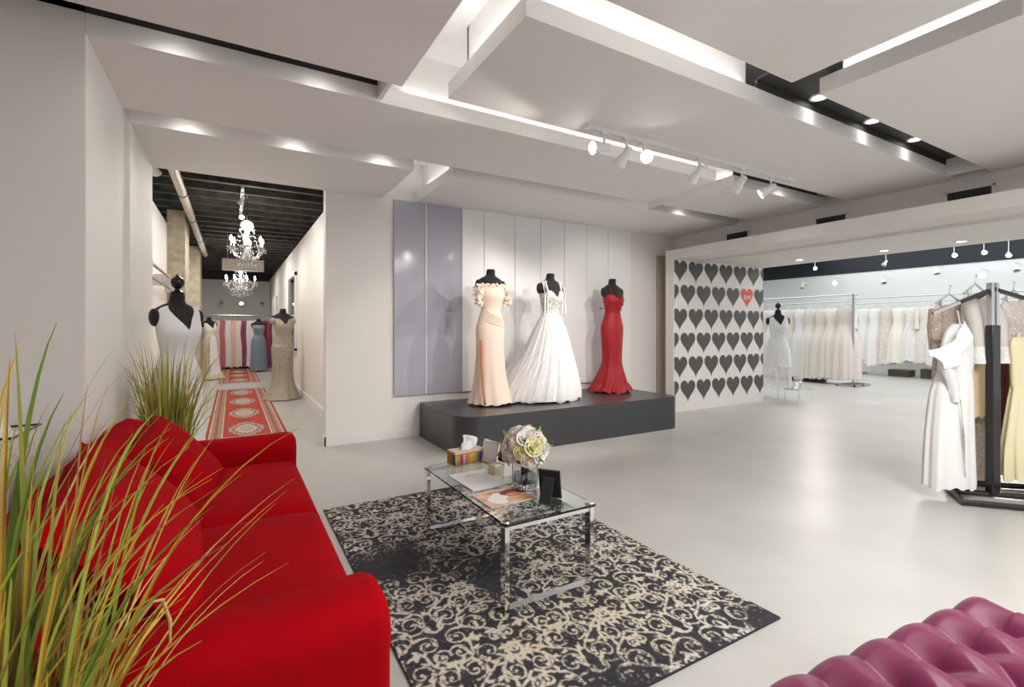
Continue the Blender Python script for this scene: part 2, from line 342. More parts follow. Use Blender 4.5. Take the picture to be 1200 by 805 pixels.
# track light
tl = thing('track_light', 'white track light with six spot heads under the large ceiling panel', 'light', (2.45, 3.02, ZC))
build('track_rail', MB().box(2.45, 5.28, 3.002, 3.038, ZC-.03, ZC), 'lampwhite', tl)
build('feed_box', MB().box(5.15, 5.3, 2.99, 3.05, ZC-.035, ZC), 'lampwhite', tl)
build('end_cap', MB().box(2.435, 2.45, 3.0, 3.04, ZC-.034, ZC), 'lampwhite', tl)
def head(parent, base, aim, drop=.11, glow=True, sc=1.0, power=0, angle=40):
    b = Vector(base); d = (Vector(aim)-b); d.normalize(); piv = b+Vector((0, 0, -drop))
    st = MB().tube([b, piv], .009*sc, 8).box(b.x-.035*sc, b.x+.035*sc, b.y-.016, b.y+.016, b.z-.02, b.z)
    h = build('lamp_head', MB().add([], []).loft([[tuple(piv+d*a*sc+(Q[0]*math.cos(t)+Q[1]*math.sin(t))*r*sc) for t in [2*PI*k/18 for k in range(18)]]
        for Q in [(d.orthogonal().normalized(), d.cross(d.orthogonal().normalized()))] for a, r in ((-.05, .02), (-.048, .028), (.02, .03), (.06, .045), (.115, .058), (.117, .052), (.09, .042))]), 'lampwhite', parent)
    build('lamp_stem', st, 'lampwhite', h)
    q = d.orthogonal().normalized(); w = d.cross(q); ce = piv+d*.1*sc
    build('lamp_bulb', MB().loft([[tuple(ce+d*e*sc+(q*math.cos(t)+w*math.sin(t))*r*sc) for t in [2*PI*k/16 for k in range(16)]] for e, r in ((-.012, .036), (.0, .024), (.004, .01))]), 'glow' if glow else 'glass', h)
    if power: spot('track_beam', piv+d*.14*sc, aim, power, angle, .5)
    return h
for x, aim, g, p, an in ((2.62, (.2, 3.3, 2.5), True, 25, 60), (2.86, (2.75, 5.3, .8), True, 55, 75), (3.06, (1.0, -.2, 1.7), True, 25, 60), (3.77, (3.75, 5.3, .9), True, 55, 75), (4.41, (5.0, 5.5, 1.2), True, 60, 75), (4.90, (2.75, 5.5, 1.1), True, 90, 60)):
    head(tl, (x, 3.02, ZC-.03), aim, .12, g, 1.0, p, an)

# ------------------------------------------------------------------ hall beyond the portal
struct('wall_hall_left', MB().box(-1.1, -.98, 6.2, 20.6, 0, 3.2), 'wall')
struct('wall_hall_return', MB().box(-1.1, -.72, 6.03, 6.2, 0, 3.2), 'wall')
struct('wall_hall_right', MB().box(1.22, 1.34, 6.2, 20.6, 0, 3.2), 'wall')
struct('baseboard_hall', MB().box(1.2, 1.22, 6.2, 20.5, 0, .14), 'trim')
struct('wall_hall_end', MB().box(-1.1, 1.34, 20.5, 20.6, 0, 3.15), 'wallcool')
hc = struct('ceiling_hall', MB().box(-3, 3.5, 6.2, 21.5, 3.85, 3.95), 'black')
build('ceiling_header', MB().box(-3, 3.5, 6.21, 6.25, 3.14, 3.9), 'black', hc)
build('ceiling_end', MB().box(-3, 3.5, 21.0, 21.1, 2.9, 3.9), 'black', hc)
build('ceiling_side', MB().box(-3.05, -3, 6.2, 21.2, 2.9, 3.9).box(3.5, 3.55, 6.2, 21.2, 2.9, 3.9), 'black', hc)
for k in range(28):
    y = 6.6+k*.52
    build('joist', MB().add([(-2.9, y-.09, 3.85), (3.4, y-.09, 3.85), (3.4, y-.05, 3.50), (-2.9, y-.05, 3.50), (-2.9, y+.09, 3.85), (3.4, y+.09, 3.85), (3.4, y+.05, 3.50), (-2.9, y+.05, 3.50)],
        [(0, 1, 2, 3), (3, 2, 6, 7), (7, 6, 5, 4), (0, 3, 7, 4), (1, 5, 6, 2)]), 'joist', hc)
for i, y in enumerate((10.2, 14.5)):
    struct('trim_%d' % (i+2), MB().box(-.98, -.72, y, y+.9, 0, 3.45), 'concrete')        # raw concrete columns
pp = tag(build('duct_pipe', MB().tube([(-.62, 6.3, 3.32), (-.62, 15, 3.32)], .058, 14), M['steel'] if False else mat('galvanised', (.50, .47, .41), .45, .35)), 'pale metal pipe running along under the black hall ceiling', 'pipe')
for y in (6.7, 8.3, 10.2, 12.5): build('pipe_clamp', MB().tube([(-.62, y, 3.32), (-.62, y+.04, 3.32)], .066, 14).box(-.625, -.615, y, y+.02, 3.37, 3.84), 'blackmetal', pp)
wr_ = thing('wall_rail', 'double wooden clothes rail on the left hall wall behind the white gown', 'rail', (-.98, 6.4, 2.1))
woodm = mat('pale_wood', (.45, .36, .24), .5, noise=.2, nscale=6)
for z, x in ((2.12, -.78), (2.02, -.86)): build('rail_bar', MB().tube([(x, 6.35, z), (x, 10.1, z)], .018, 10), woodm, wr_)
for y in (6.6, 8.3, 9.9): build('rail_bracket', MB().box(-.98, -.76, y-.012, y+.012, 1.99, 2.15), 'steel', wr_)
tag(build('black_post', MB().tube([(-.92, 17.3, 0), (-.92, 17.3, 3.4)], .05, 10), 'blackmetal'), 'thin black pipe post standing at the far left of the hall', 'post')
mi = thing('wall_mirror', 'white framed narrow mirror on the right hall wall past the beaded gown', 'mirror', (1.22, 12.2, 1.5))
build('mirror_frame', MB().box(1.17, 1.22, 11.45, 11.55, .9, 2.62).box(1.17, 1.22, 12.85, 12.95, .9, 2.62).box(1.17, 1.22, 11.45, 12.95, 2.55, 2.65).box(1.17, 1.22, 11.45, 12.95, .85, .95), 'white', mi)
build('mirror_glass', MB().box(1.2, 1.215, 11.55, 12.85, .95, 2.55), mat('mirror_silver', (.72, .78, .76), .05, 1), mi)
struct('door_2', MB().box(1.16, 1.22, 16.6, 18.2, 0, 2.4), 'trim')
bx = tag(build('hanging_box', MB().box(-.2, .62, 12.35, 12.5, 2.68, 2.93).box(-.1, -.09, 12.42, 12.43, 2.93, 3.86).box(.5, .51, 12.42, 12.43, 2.93, 3.86), mat('tan_box', (.45, .41, .33), .6)), 'tan rectangular box hung from the black hall ceiling between the chandeliers', 'box')
def chandelier(loc, R, zt, label, n=6):
    t = thing('chandelier', label, 'chandelier', loc)
    build('stem', MB().tube([(0, 0, zt), (0, 0, .55)], .008, 6).lathe([(.06, zt-.05), (.07, zt-.02), (.03, zt)], 14), 'chrome', t, local=True)
    build('crystal_column', MB().lathe([(.02, .6), (.09, .56), (.10, .5), (.04, .45), (.03, .3), (.06, .22), (.035, .12), (.09, .02), (.06, -.05), (.02, -.1)], 14), 'crystal', t, local=True)
    drops = MB()
    def drop(x, y, z, s): drops.add([(x, y, z+s*1.6), (x+s, y, z), (x, y+s, z), (x-s, y, z), (x, y-s, z), (x, y, z-s*1.6)], [(0, 1, 2), (0, 2, 3), (0, 3, 4), (0, 4, 1), (5, 2, 1), (5, 3, 2), (5, 4, 3), (5, 1, 4)])
    for k in range(n):
        a = 2*PI*k/n+.35; c, s = math.cos(a), math.sin(a)
        arm = build('arm', MB().tube([(c*.03, s*.03, .12), (c*R*.35, s*R*.35, .0), (c*R*.75, s*R*.75, .02), (c*R, s*R, .14)], .012, 8).lathe([(.015, .13), (.06, .15), (.062, .16), (.01, .165)], 12, (c*R, s*R, 0)), 'crystal', t, local=True)
        build('candle', MB().lathe([(.011, .16), (.011, .25)], 8, (c*R, s*R, 0)), 'white', arm, local=True)
        build('bulb', MB().lathe([(.008, .25), (.02, .275), (.016, .30), (.003, .335)], 8, (c*R, s*R, 0)), 'glow', arm, local=True)
        for q in range(5):
            b = a+q*1.256; drop(c*R+.055*math.cos(b), s*R+.055*math.sin(b), .11-.02*(q % 2), .012)
        for q in range(4): f = .3+q*.17; drop(c*R*f, s*R*f, -.04-.02*(q % 2), .011)
    for lv, r in ((.48, .1), (.2, .07), (0, .1), (-.06, .08), (-.12, .05)):
        for q in range(10): b = 2*PI*q/10; drop(r*math.cos(b), r*math.sin(b), lv-.03, .013)
    for k in range(n):
        a = 2*PI*k/n+.35; c, s_ = math.cos(a), math.sin(a)
        for q in range(9):
            f = q/8; rr_ = .09+(R-.09)*f; drop(c*rr_, s_*rr_, .5*(1-f)**1.7+.12*f-.0, .011)
            b = a+PI/n; drop(math.cos(b)*rr_*.75, math.sin(b)*rr_*.75, .45*(1-f)**1.5-.10*f, .010)
        for q in range(6): b = a+q*PI/3/n*2; drop(R*.55*math.cos(b), R*.55*math.sin(b), -.12, .013)
    build('crystal_drops', drops, 'crystal', t, local=True, smooth=0, kind='stuff')
    l = bpy.data.lights.new('chandelier_glow', 'POINT'); l.energy = 22; l.color = (1, .94, .84); l.shadow_soft_size = .25
    o = bpy.data.objects.new('chandelier_glow', l); C.objects.link(o); o.location = (loc[0], loc[1], loc[2]+.45)
chandelier((.20, 8.7, 2.5), .235, 1.35, 'large crystal chandelier with lit candle bulbs in the hall, nearer the opening')
chandelier((.17, 13.2, 2.3), .32, 1.55, 'crystal chandelier hanging farther back in the hall behind the tan box', 8)
ht = thing('hall_track', 'short spotlight bar beside the stem of the near chandelier', 'light', (.13, 9.3, 3.5))
build('track_rail', MB().box(.11, .15, 8.2, 10.4, 3.46, 3.5), 'lampwhite', ht)
for y, ai in ((8.4, (-.6, 9.5, 1.5)), (9.6, (.4, 7.0, 1.5))): head(ht, (.13, y, 3.46), ai, .1, True, .8)
wl = thing('wall_spot', 'small white spotlight at the top of the left hall wall', 'light', (-.75, 6.6, 3.2))
head(wl, (-.75, 6.5, 3.24), (-.5, 7.5, 2.6), .08, True, .9)
for x, lab in ((-.35, 'left'), (.28, 'middle'), (.95, 'right')):
    t = thing('end_wall_spot', lab+' one of three small spotlights on the white end wall of the hall', 'light', (x, 20.5, 2.45), 0, 'spotlights on the hall end wall')
    head(t, (x, 20.2, 2.45), (x, 18.5, 1.4), .1, lab == 'middle', 1.2)
    build('bracket', MB().tube([(x, 20.5, 2.44), (x, 20.2, 2.44)], .01, 6), 'lampwhite', t)

# runner rugs
def runner_col(n_med, W_, L_):
    def f(u, v):
        x = (u-.5)*W_; y = v*L_; c = np.zeros((len(u), 3))
        e = np.minimum(np.minimum(u*W_, (1-u)*W_), np.minimum(v*L_, (1-v)*L_))
        red = np.array([.46, .045, .025]); cream = np.array([.55, .44, .33]); dk = np.array([.16, .06, .06]); br = np.array([.38, .09, .05])
        c[:] = red
        b = e < .2; zig = np.abs(((y*9) % 1)-.5)+np.abs(((x*14) % 1)-.5)
        c[b] = np.where((zig[b] < .38)[:, None], cream*.8, np.where((zig[b] < .55)[:, None], dk, br*1.1))
        c[(e > .035) & (e < .055)] = cream; c[(e > .175) & (e < .195)] = cream; c[(e > .195) & (e < .203)] = dk; c[e < .035] = red*.85
        p = L_/n_med; yc = ((y/p) % 1-.5)*p
        d = (np.abs(x/.235)**1.5+np.abs(yc/(.40*p))**1.5)**.667 + .05*np.cos(14*np.arctan2(yc/p*.6, x))
        inn = e > .21
        c[inn & (d < 1.0)] = dk*1.3; c[inn & (d < .92)] = cream*.75; c[inn & (d < .74)] = dk*1.5; c[inn & (d < .6)] = cream; c[inn & (d < .36)] = [.34, .30, .27]; c[inn & (d < .18)] = cream*.9
        sp = (np.sin(x*140)*np.sin(y*60) > .55) & inn & (d < .92) & (d > .36); c[sp] = [.3, .27, .26]
        cn = inn & (np.abs(np.abs(x)/.21+np.abs(np.abs(yc)-.5*p)/(.14*p)-.0) < .5); c[cn & (np.abs(x) < .2)] *= .75
        return c
    return f
for i, (x0, x1, y0, y1, n) in enumerate(((-.30, .635, 6.9, 12.6, 4), (-.30, .62, 14.1, 19.6, 4))):
    t = thing('runner_rug', ('nearer', 'farther')[i]+' red oriental runner rug with four cream medallions on the hall floor', 'rug', (0, y0, 0), 0, 'red runner rugs in the hall')
    painted_grid('pile', lambda u, v: (x0+(x1-x0)*u, y0+(y1-y0)*v, .008), 96, 420, runner_col(n, x1-x0, y1-y0), t, 'woven')
    fr = MB()
    for k in range(46):
        x = x0+(k+.5)*(x1-x0)/46
        for yy, s in ((y0, -1), (y1, 1)): fr.box(x-.004, x+.004, min(yy, yy+s*.05), max(yy, yy+s*.05), .001, .006)
    build('fringe', fr, mat('fringe', (.5, .35, .27), .9), t, kind='stuff')
    build('backing', MB().box(x0, x1, y0, y1, .001, .007), 'woven' if False else mat('rug_back', (.3, .06, .04), .9), t)

# ------------------------------------------------------------------ platform
def rrect(x0, x1, y0, y1, rl, rr, n=10):
    pts = [(x0, y1)]
    for k in range(n+1): a = PI+PI/2*k/n; pts.append((x0+rl+rl*math.cos(a), y0+rl+rl*math.sin(a)))
    for k in range(n+1): a = -PI/2+PI/2*k/n; pts.append((x1-rr+rr*math.cos(a), y0+rr+rr*math.sin(a)))
    pts.append((x1, y1)); return pts
pl = thing('display_platform', 'low charcoal display platform with rounded front corners against the panelled wall', 'platform', (3.7, 5.3, 0))
build('plinth', MB().prism(rrect(2.09, 5.42, 4.665, 5.975, .26, .14), 0, .425), 'platform', pl, smooth=25)
build('platform_top', MB().prism(rrect(2.09, 5.42, 4.665, 5.975, .26, .14), .4255, .44), 'platform', pl, smooth=25)

# ------------------------------------------------------------------ mannequins and gowns
BODY = [(.78, .13, .09, 0), (.86, .172, .12, .01), (.95, .18, .125, .012), (1.05, .15, .105, .004), (1.13, .122, .09, 0), (1.2, .132, .096, -.008), (1.29, .158, .122, -.024),
        (1.35, .164, .118, -.02), (1.41, .172, .094, -.004), (1.46, .178, .078, .004), (1.50, .160, .066, .010), (1.535, .11, .058, .012), (1.565, .07, .055, .010), (1.61, .057, .055, .006), (1.67, .054, .054, 0), (1.69, .046, .046, 0)]
BP = catmull(BODY, 60)
def body(z): return [float(np.interp(z, BP[:, 0], BP[:, k])) for k in (1, 2, 3)]
def ell(z, rx, ry, cy, n=40, cx=0, pw=1.0): return [(cx+rx*math.copysign(abs(math.cos(2*PI*j/n))**pw, math.cos(2*PI*j/n)), cy+ry*math.copysign(abs(math.sin(2*PI*j/n))**pw, math.sin(2*PI*j/n)), z) for j in range(n)]
def mannequin(loc, rotz, label, finial=False, stand='disc', group='mannequins', poleh=.8, sc=1.0):
    t = thing('mannequin', label, 'mannequin', loc, rotz, group); t.scale = (sc,)*3; ZMAP.add(t.name)
    mb = MB().loft([ell(*r) for r in BP])
    for s in (-1, 1): mb.ball((s*.178, .006, 1.425), (.034, .052, .072), 14, 8)
    build('torso', mb, 'mannequin', t, local=True, smooth=60)
    if finial:
        build('finial', MB().lathe([(.05, 1.69), (.055, 1.70), (.02, 1.715), (.02, 1.73), (.04, 1.745), (.052, 1.775), (.045, 1.81), (.02, 1.828), (.006, 1.85)], 18), 'ballblack', t, local=True)
    build('pole', MB().tube([(0, 0, .02), (0, 0, poleh)], .014, 10), 'chrome' if stand == 'chrome' else 'blackmetal', t, local=True)
    build('base', MB().lathe([(.14, 0), (.14, .012), (.03, .022), (.015, .04)], 24), 'chrome' if stand == 'chrome' else 'blackmetal', t, local=True)
    return t
def bodice(zw, neck, gap=.008, n=64, m=14):
    rings = []
    for i in range(m+1):
        ring = []
        for j in range(n):
            th = 2*PI*j/n; z = zw+(neck(th)-zw)*i/m; rx, ry, cy = body(z)
            ring.append(((rx+gap)*math.cos(th), cy+(ry+gap)*math.sin(th), z))
        rings.append(ring)
    return MB().loft(rings, False, False)
def dth(th, c): return abs((th-c+PI) % (2*PI)-PI)
FR = 1.5*PI
def skirt(prof, folds, n=128, m=36, hem=0, seed=0, gap=.008):
    """prof rows: z, rx, ry, cx, cy, fold amount; folds: list of (count, phase, weight)"""
    P = catmull(prof, m); r = random.Random(seed); rings = []
    tw = r.uniform(-.6, .6)
    for i, (z, rx, ry, cx, cy, am) in enumerate(P):
        ring = []
        for j in range(n):
            th = 2*PI*j/n; k = 1
            for c, p, w in folds: k += am*w*math.cos(c*th+p+tw*i/m*2)
            zz = z+(hem*math.sin(5*th+seed)*math.sin(9*th)*(i/(m-1))**4 if hem else 0)
            ring.append((cx+(rx+gap)*k*math.cos(th), cy+(ry+gap)*k*math.sin(th), zz))
        rings.append(ring)
    return MB().loft(rings, False, False)
def strap(x, zf, zb, w=.012, gap=.012, top=1.505, n=12):
    pts = []
    for i in range(n+1):
        f = i/n; z = zf+(top-zf)*f; rx, ry, cy = body(z); xx = max(-rx*.97, min(rx*.97, x)); pts.append((xx, cy-(ry+gap)*math.sqrt(max(0, 1-(xx/(rx+gap))**2)), z))
    for i in range(1, n+1):
        f = i/n; z = top+(zb-top)*f; rx, ry, cy = body(z); xx = max(-rx*.97, min(rx*.97, x)); pts.append((xx, cy+(ry+gap)*math.sqrt(max(0, 1-(xx/(rx+gap))**2)), z))
    return MB().tube(pts, w, 6)
G = {}
G['peach'] = mat('peach_crepe', (.85, .69, .59), .65, sheen=.05, bump=.05, bscale=200)
G['ruffle'] = mat('pale_peach_ruffle', (.93, .77, .66), .6)
G['peachdark'] = mat('peach_lining', (.55, .20, .09), .6)
G['bridal'] = mat('white_satin', (.80, .79, .785), .45, sheen=.15)
G['bridallace'] = lace_mat('white_lace', (.88, .87, .86), (.45, .45, .43), 38)
G['tulle'] = mat('white_tulle', (.88, .87, .88), .7, alpha=.55)
G['redgown'] = mat('red_jersey', (.34, .006, .013), .6, sheen=.05)
G['beaded'] = lace_mat('beaded_champagne', (.62, .55, .46), (.34, .29, .23), 60, .4)
G['slate'] = mat('slate_blue_chiffon', (.20, .25, .31), .6)
G['champ'] = mat('champagne_satin', (.66, .54, .38), .35)
G['ivory'] = mat('ivory_satin', (.84, .80, .72), .4)
G['ivorylace'] = lace_mat('ivory_lace', (.88, .85, .79), (.72, .67, .60), 40)
G['whitelace'] = lace_mat('cool_white_lace', (.90, .90, .89), (.74, .74, .72), 34)
G['blush'] = mat('blush_tulle', (.84, .75, .68), .6)
G['blushlace'] = lace_mat('blush_lace', (.87, .81, .76), (.66, .57, .52), 42)
G['rosesequin'] = lace_mat('rose_gold_sequins', (.86, .75, .67), (.50, .39, .33), 70, .35, metal=.1)
G['mauve'] = mat('mauve_satin', (.20, .07, .09), .4)
G['butter'] = mat('butter_satin', (.78, .70, .46), .38)
G['rose'] = mat('dusty_rose', (.50, .16, .18), .5)
G['plum'] = mat('plum_satin', (.26, .05, .13), .45)
G['coral'] = mat('coral_red', (.55, .03, .04), .5)
G['wine'] = mat('wine_red', (.22, .008, .02), .5)
G['pinkpale'] = mat('pale_pink', (.78, .55, .50), .5)
G['sheer'] = mat('sheer_ivory', (.84, .80, .76), .6, alpha=.6)

# -- peach off-shoulder gown
PX = (2.80, 5.36, .44); rp = math.radians(4)
mannequin(PX, rp, 'black mannequin wearing the peach gown on the platform', stand='disc')
g = thing('gown', 'peach off-the-shoulder column gown with ruffled sleeves on the platform', 'gown', PX, rp, 'gowns on the display platform'); ZMAP.add(g.name)
build('bodice', bodice(1.12, lambda th: 1.415+.012*math.cos(2*th)), G['peach'], g, local=True, smooth=60)
build('skirt', skirt([(1.14, .122, .09, 0, 0, 0), (1.05, .152, .108, 0, .004, .002), (.94, .185, .13, 0, .01, .004), (.75, .178, .135, 0, .01, .01), (.5, .185, .15, 0, .01, .02), (.25, .215, .19, .01, .02, .035), (.08, .265, .25, .02, .03, .05), (.025, .285, .27, .025, .035, .055)],
      [(7, .4, .6), (11, 1.2, .5)], hem=.012, seed=1), G['peach'], g, local=True, smooth=70)
build('slit_lining', MB().grid(lambda u, v: (-.205-.035*(1-v)**2+.026*u, -.075-.02*u-.05*(1-v)-.11*(1-v)**3, .04+.75*v), 4, 14), G['peachdark'], g, local=True, label='darker orange lining showing in the side slit', solid=.004)
for k in range(5):
    zz = 1.0+k*.025
    pts = []
    for i in range(13):
        f = i/12; th = FR-.9+1.7*f; z = zz+.03-.10*f; rx, ry, cy = body(z); pts.append(((rx+.014)*math.cos(th), cy+(ry+.014)*math.sin(th), z))
    build('waist_pleat', MB().tube(pts, [.004+.007*math.sin(PI*i/12) for i in range(13)], 6), G['peach'], g, local=True)
def rosette(c, s, r):
    mb = MB()
    for k in range(4):
        o = (c[0]+r.uniform(-.4, .4)*s, c[1]+r.uniform(-.35, .2)*s, c[2]+r.uniform(-.4, .4)*s)
        mb.ball(o, (s*.42, s*.36, s*.30), 10, 6)
    return mb
rr = random.Random(5)
for s in (-1, 1):
    for k in range(12):
        a = k/11; c = (s*(.205+.02*math.sin(k*2.1)), -.055+.05*math.sin(k*1.7), 1.40-.20*a)
        build('rosette', rosette(c, .056, rr), G['ruffle'], g, local=True, smooth=60)
for k in range(14):
    th = FR-1.15+2.3*k/13; rx, ry, cy = body(1.415)
    build('rosette', rosette(((rx+.012)*math.cos(th), cy+(ry+.012)*math.sin(th), 1.418+.008*(k % 2)), .036, rr), G['ruffle'], g, local=True, smooth=60)
# -- white ball gown
WX = (3.72, 5.38, .44); rw = math.radians(2)
mannequin(WX, rw, 'black mannequin wearing the white ball gown, middle of the platform')
g = thing('gown', 'white ball gown with lace corset bodice, tied straps and wide tulle skirt', 'gown', WX, rw, 'gowns on the display platform'); ZMAP.add(g.name)
def sweet(th):
    d = dth(th, FR); return 1.36+.035*math.exp(-((d-.55)/.35)**2)-.05*math.exp(-(d/.18)**2)-.06*max(0, (d-1.6)/1.5)
build('bodice', bodice(1.08, sweet), G['bridallace'], g, local=True, smooth=60)
build('waistband', MB().loft([[((body(z)[0]+.013)*math.cos(2*PI*j/48), body(z)[2]+(body(z)[1]+.013)*math.sin(2*PI*j/48), z) for j in range(48)] for z in (1.075, 1.09, 1.105, 1.115)], False, False), G['bridal'], g, local=True, smooth=60)
sk = [(1.10, .128, .10, 0, 0, .0), (1.06, .155, .125, 0, 0, .02), (.95, .21, .18, 0, .01, .03), (.7, .31, .28, -.02, .03, .04), (.4, .43, .38, -.05, .05, .05), (.15, .53, .43, -.09, .05, .055), (.025, .56, .44, -.11, .05, .06)]
build('underskirt', skirt([(z, rx*.96, ry*.96, cx, cy, a*.6) for z, rx, ry, cx, cy, a in sk], [(17, .3, .5), (29, .9, .3)], 256, 30, seed=3), G['bridal'], g, local=True, smooth=80)
build('tulle_layer', skirt(sk, [(23, .9, .55), (41, .1, .45), (9, 2, .4)], 320, 30, .03, 4), G['tulle'], g, local=True, smooth=80, label='sheer tulle overlay')
build('tulle_train', skirt([(.75, .24, .22, -.03, .04, .02), (.6, .31, .28, -.09, .05, .03), (.4, .41, .37, -.16, .07, .05), (.15, .54, .40, -.26, .08, .05), (.03, .58, .41, -.29, .08, .05)], [(19, .9, .55), (37, .1, .45)], 256, 18, .02, 9), mat('tulle_veil', (.88, .87, .88), .7, alpha=.3), g, local=True, smooth=80, label='sheer train pooling to one side')
for x in (-.115, .115): build('strap', strap(x, 1.36, 1.32, .011), G['bridal'], g, local=True)
for s, x in ((-1, -.14), (1, .15)):
    bow = MB()
    for d in (-1, 1):
        bow.tube([(x, -.02, 1.50), (x+d*.03, -.045, 1.53), (x+d*.045, -.05, 1.515), (x+d*.02, -.04, 1.49), (x, -.02, 1.50)], [.008, .012, .012, .01, .006], 6)
        bow.tube([(x, -.02, 1.50), (x+d*.02, -.07, 1.43), (x+d*.022-.01, -.115, 1.34), (x+d*.02-.015, -.12, 1.22), (x+d*.025-.02, -.13, 1.12)], .008, 6)
    build('shoulder_bow', bow, G['bridal'], g, local=True)
# -- red mermaid gown
RX = (4.93, 5.50, .44); rd = math.radians(4)
mannequin(RX, rd, 'black mannequin wearing the red gown, at the heart wall end of the platform')
g = thing('gown', 'red mermaid gown with thin straps, V neckline and flared hem', 'gown', RX, rd, 'gowns on the display platform'); ZMAP.add(g.name)
def vneck(depth, side, wd=.9, back=.0): return lambda th: side-depth*max(0, 1-dth(th, FR)/wd)-back*max(0, 1-dth(th, PI/2)/1.1)
build('bodice', bodice(1.12, lambda th: 1.385-.07*max(0, 1-dth(th, FR)/.55)-.09*max(0, (dth(th, FR)-1.2)/1.9)), G['redgown'], g, local=True, smooth=60)
build('skirt', skirt([(1.14, .122, .09, 0, 0, 0), (1.05, .152, .108, 0, .004, .0), (.94, .185, .13, 0, .01, .002), (.75, .172, .13, 0, .01, .006), (.55, .155, .125, 0, .01, .012), (.40, .16, .135, 0, .015, .03), (.22, .22, .20, 0, .03, .06), (.06, .27, .26, 0, .05, .09), (.02, .285, .275, 0, .05, .10)],
      [(8, .4, .7), (13, 1.2, .4)], 160, 40, .02, 2), G['redgown'], g, local=True, smooth=70)
build('hem_ruffle', skirt([(.13, .245, .235, 0, .042, .08), (.07, .285, .275, 0, .05, .10), (.015, .31, .30, 0, .055, .12)], [(8, .4, .7), (17, 1.2, .4)], 192, 8, .02, 2), G['redgown'], g, local=True, smooth=70)
for k in range(6):
    pts = []
    for i in range(15):
        f = i/14; th = FR-1.25+2.5*f; z = 1.14+k*.032+.05*(f-.5)*(1 if k % 2 else -1); rx, ry, cy = body(z); pts.append(((rx+.012)*math.cos(th), cy+(ry+.012)*math.sin(th), z))
    build('bodice_pleat', MB().tube(pts, .006, 6), G['redgown'], g, local=True)
for x in (-.11, .11): build('strap', strap(x, 1.37, 1.28, .005), G['redgown'], g, local=True)
build('side_bow', MB().tube([(-.15, .05, 1.2), (-.20, .06, 1.21), (-.21, .06, 1.19), (-.15, .05, 1.2)], .006, 6), G['redgown'], g, local=True)

# -- hall mannequins
LX = (-.40, 4.92, 0)
mannequin(LX, math.radians(36), 'black mannequin with round black finial and necklace, left of the hall opening', True)
g = thing('gown', 'white V-neck bridal gown on the mannequin left of the hall opening', 'gown', LX, math.radians(36), 'gowns along the hall'); ZMAP.add(g.name)
build('bodice', bodice(1.10, lambda th: 1.525-.20*max(0, 1-dth(th, FR)/.75)-.15*math.exp(-(min(dth(th, 0), dth(th, PI))/.35)**2)), G['bridal'], g, local=True, smooth=60)
build('skirt', skirt([(1.12, .124, .092, 0, 0, 0), (1.05, .152, .108, 0, .004, .0), (.94, .188, .135, 0, .01, .004), (.6, .19, .16, 0, .01, .02), (.25, .21, .20, 0, .0, .04), (.03, .25, .25, 0, .0, .05)], [(9, .4, .6), (14, 1.2, .4)], seed=6), G['bridal'], g, local=True, smooth=70)
nk = tag(build('necklace', MB().tube([(.06*math.cos(a)*(1+.3*max(0, -math.sin(a))), .008+.062*math.sin(a)*(1+.2*max(0, -math.sin(a))), 1.555-.055*max(0, -math.sin(a))**2) for a in [2*PI*k/28 for k in range(28)]], .003, 6, True).ball((0, -.075, 1.485), .008, 8, 6), 'silver'), 'silver pendant necklace on the mannequin with the round finial', 'necklace')
nk.location = LX; nk.rotation_euler = (0, 0, math.radians(28))
BX = (.86, 10.5, 0)
mannequin(BX, math.radians(15), 'black mannequin in the beaded gown by the right hall wall', sc=1.05)
g = thing('gown', 'champagne beaded mermaid gown with train by the right hall wall', 'gown', BX, math.radians(15), 'gowns along the hall'); g.scale = (1.05,)*3; ZMAP.add(g.name)
build('bodice', bodice(1.10, lambda th: 1.44-.10*math.exp(-(dth(th, FR)/.3)**2)), G['beaded'], g, local=True, smooth=60)
build('skirt', skirt([(1.12, .124, .092, 0, 0, 0), (1.0, .17, .12, 0, .005, .0), (.92, .19, .14, 0, .01, .0), (.6, .175, .15, 0, .01, .008), (.35, .19, .18, 0, .01, .02), (.15, .25, .25, -.01, .0, .04), (.015, .32, .32, -.03, -.02, .05)], [(7, .4, .6), (12, 1.2, .4)], seed=8), G['beaded'], g, local=True, smooth=70)
for s in (-1, 1): build('cap_sleeve', MB().ball((s*.175, -.01, 1.40), (.055, .07, .06), 14, 8), G['beaded'], g, local=True)
SX = (.72, 17.4, 0)
mannequin(SX, 0, 'black mannequin in the slate blue gown at the far end of the hall')
g = thing('gown', 'slate blue long gown on a mannequin at the far end of the hall', 'gown', SX, 0, 'gowns along the hall'); ZMAP.add(g.name)
build('bodice', bodice(1.10, lambda th: 1.42), G['slate'], g, local=True, smooth=60)
build('skirt', skirt([(1.12, .13, .095, 0, 0, 0), (.95, .2, .14, 0, 0, .02), (.5, .22, .18, 0, 0, .05), (.06, .25, .22, 0, 0, .06)], [(9, .4, .6), (14, 1.2, .4)], seed=11), G['slate'], g, local=True, smooth=70)
CX = (-.55, 15.6, 0)
mannequin(CX, math.radians(35), 'black mannequin in the champagne satin gown at the far left of the hall')
g = thing('gown', 'champagne satin gown with white front panel at the far left of the hall', 'gown', CX, math.radians(35), 'gowns along the hall'); ZMAP.add(g.name)
build('bodice', bodice(1.10, lambda th: 1.46-.14*max(0, 1-dth(th, FR)/.6)), G['ivory'], g, local=True, smooth=60)
build('skirt', skirt([(1.12, .124, .092, 0, 0, 0), (.95, .19, .135, 0, 0, .01), (.5, .2, .18, 0, 0, .03), (.2, .27, .26, 0, 0, .05), (.02, .38, .36, 0, -.03, .06)], [(6, .4, .6), (11, 1.2, .4)], seed=12), G['champ'], g, local=True, smooth=70)
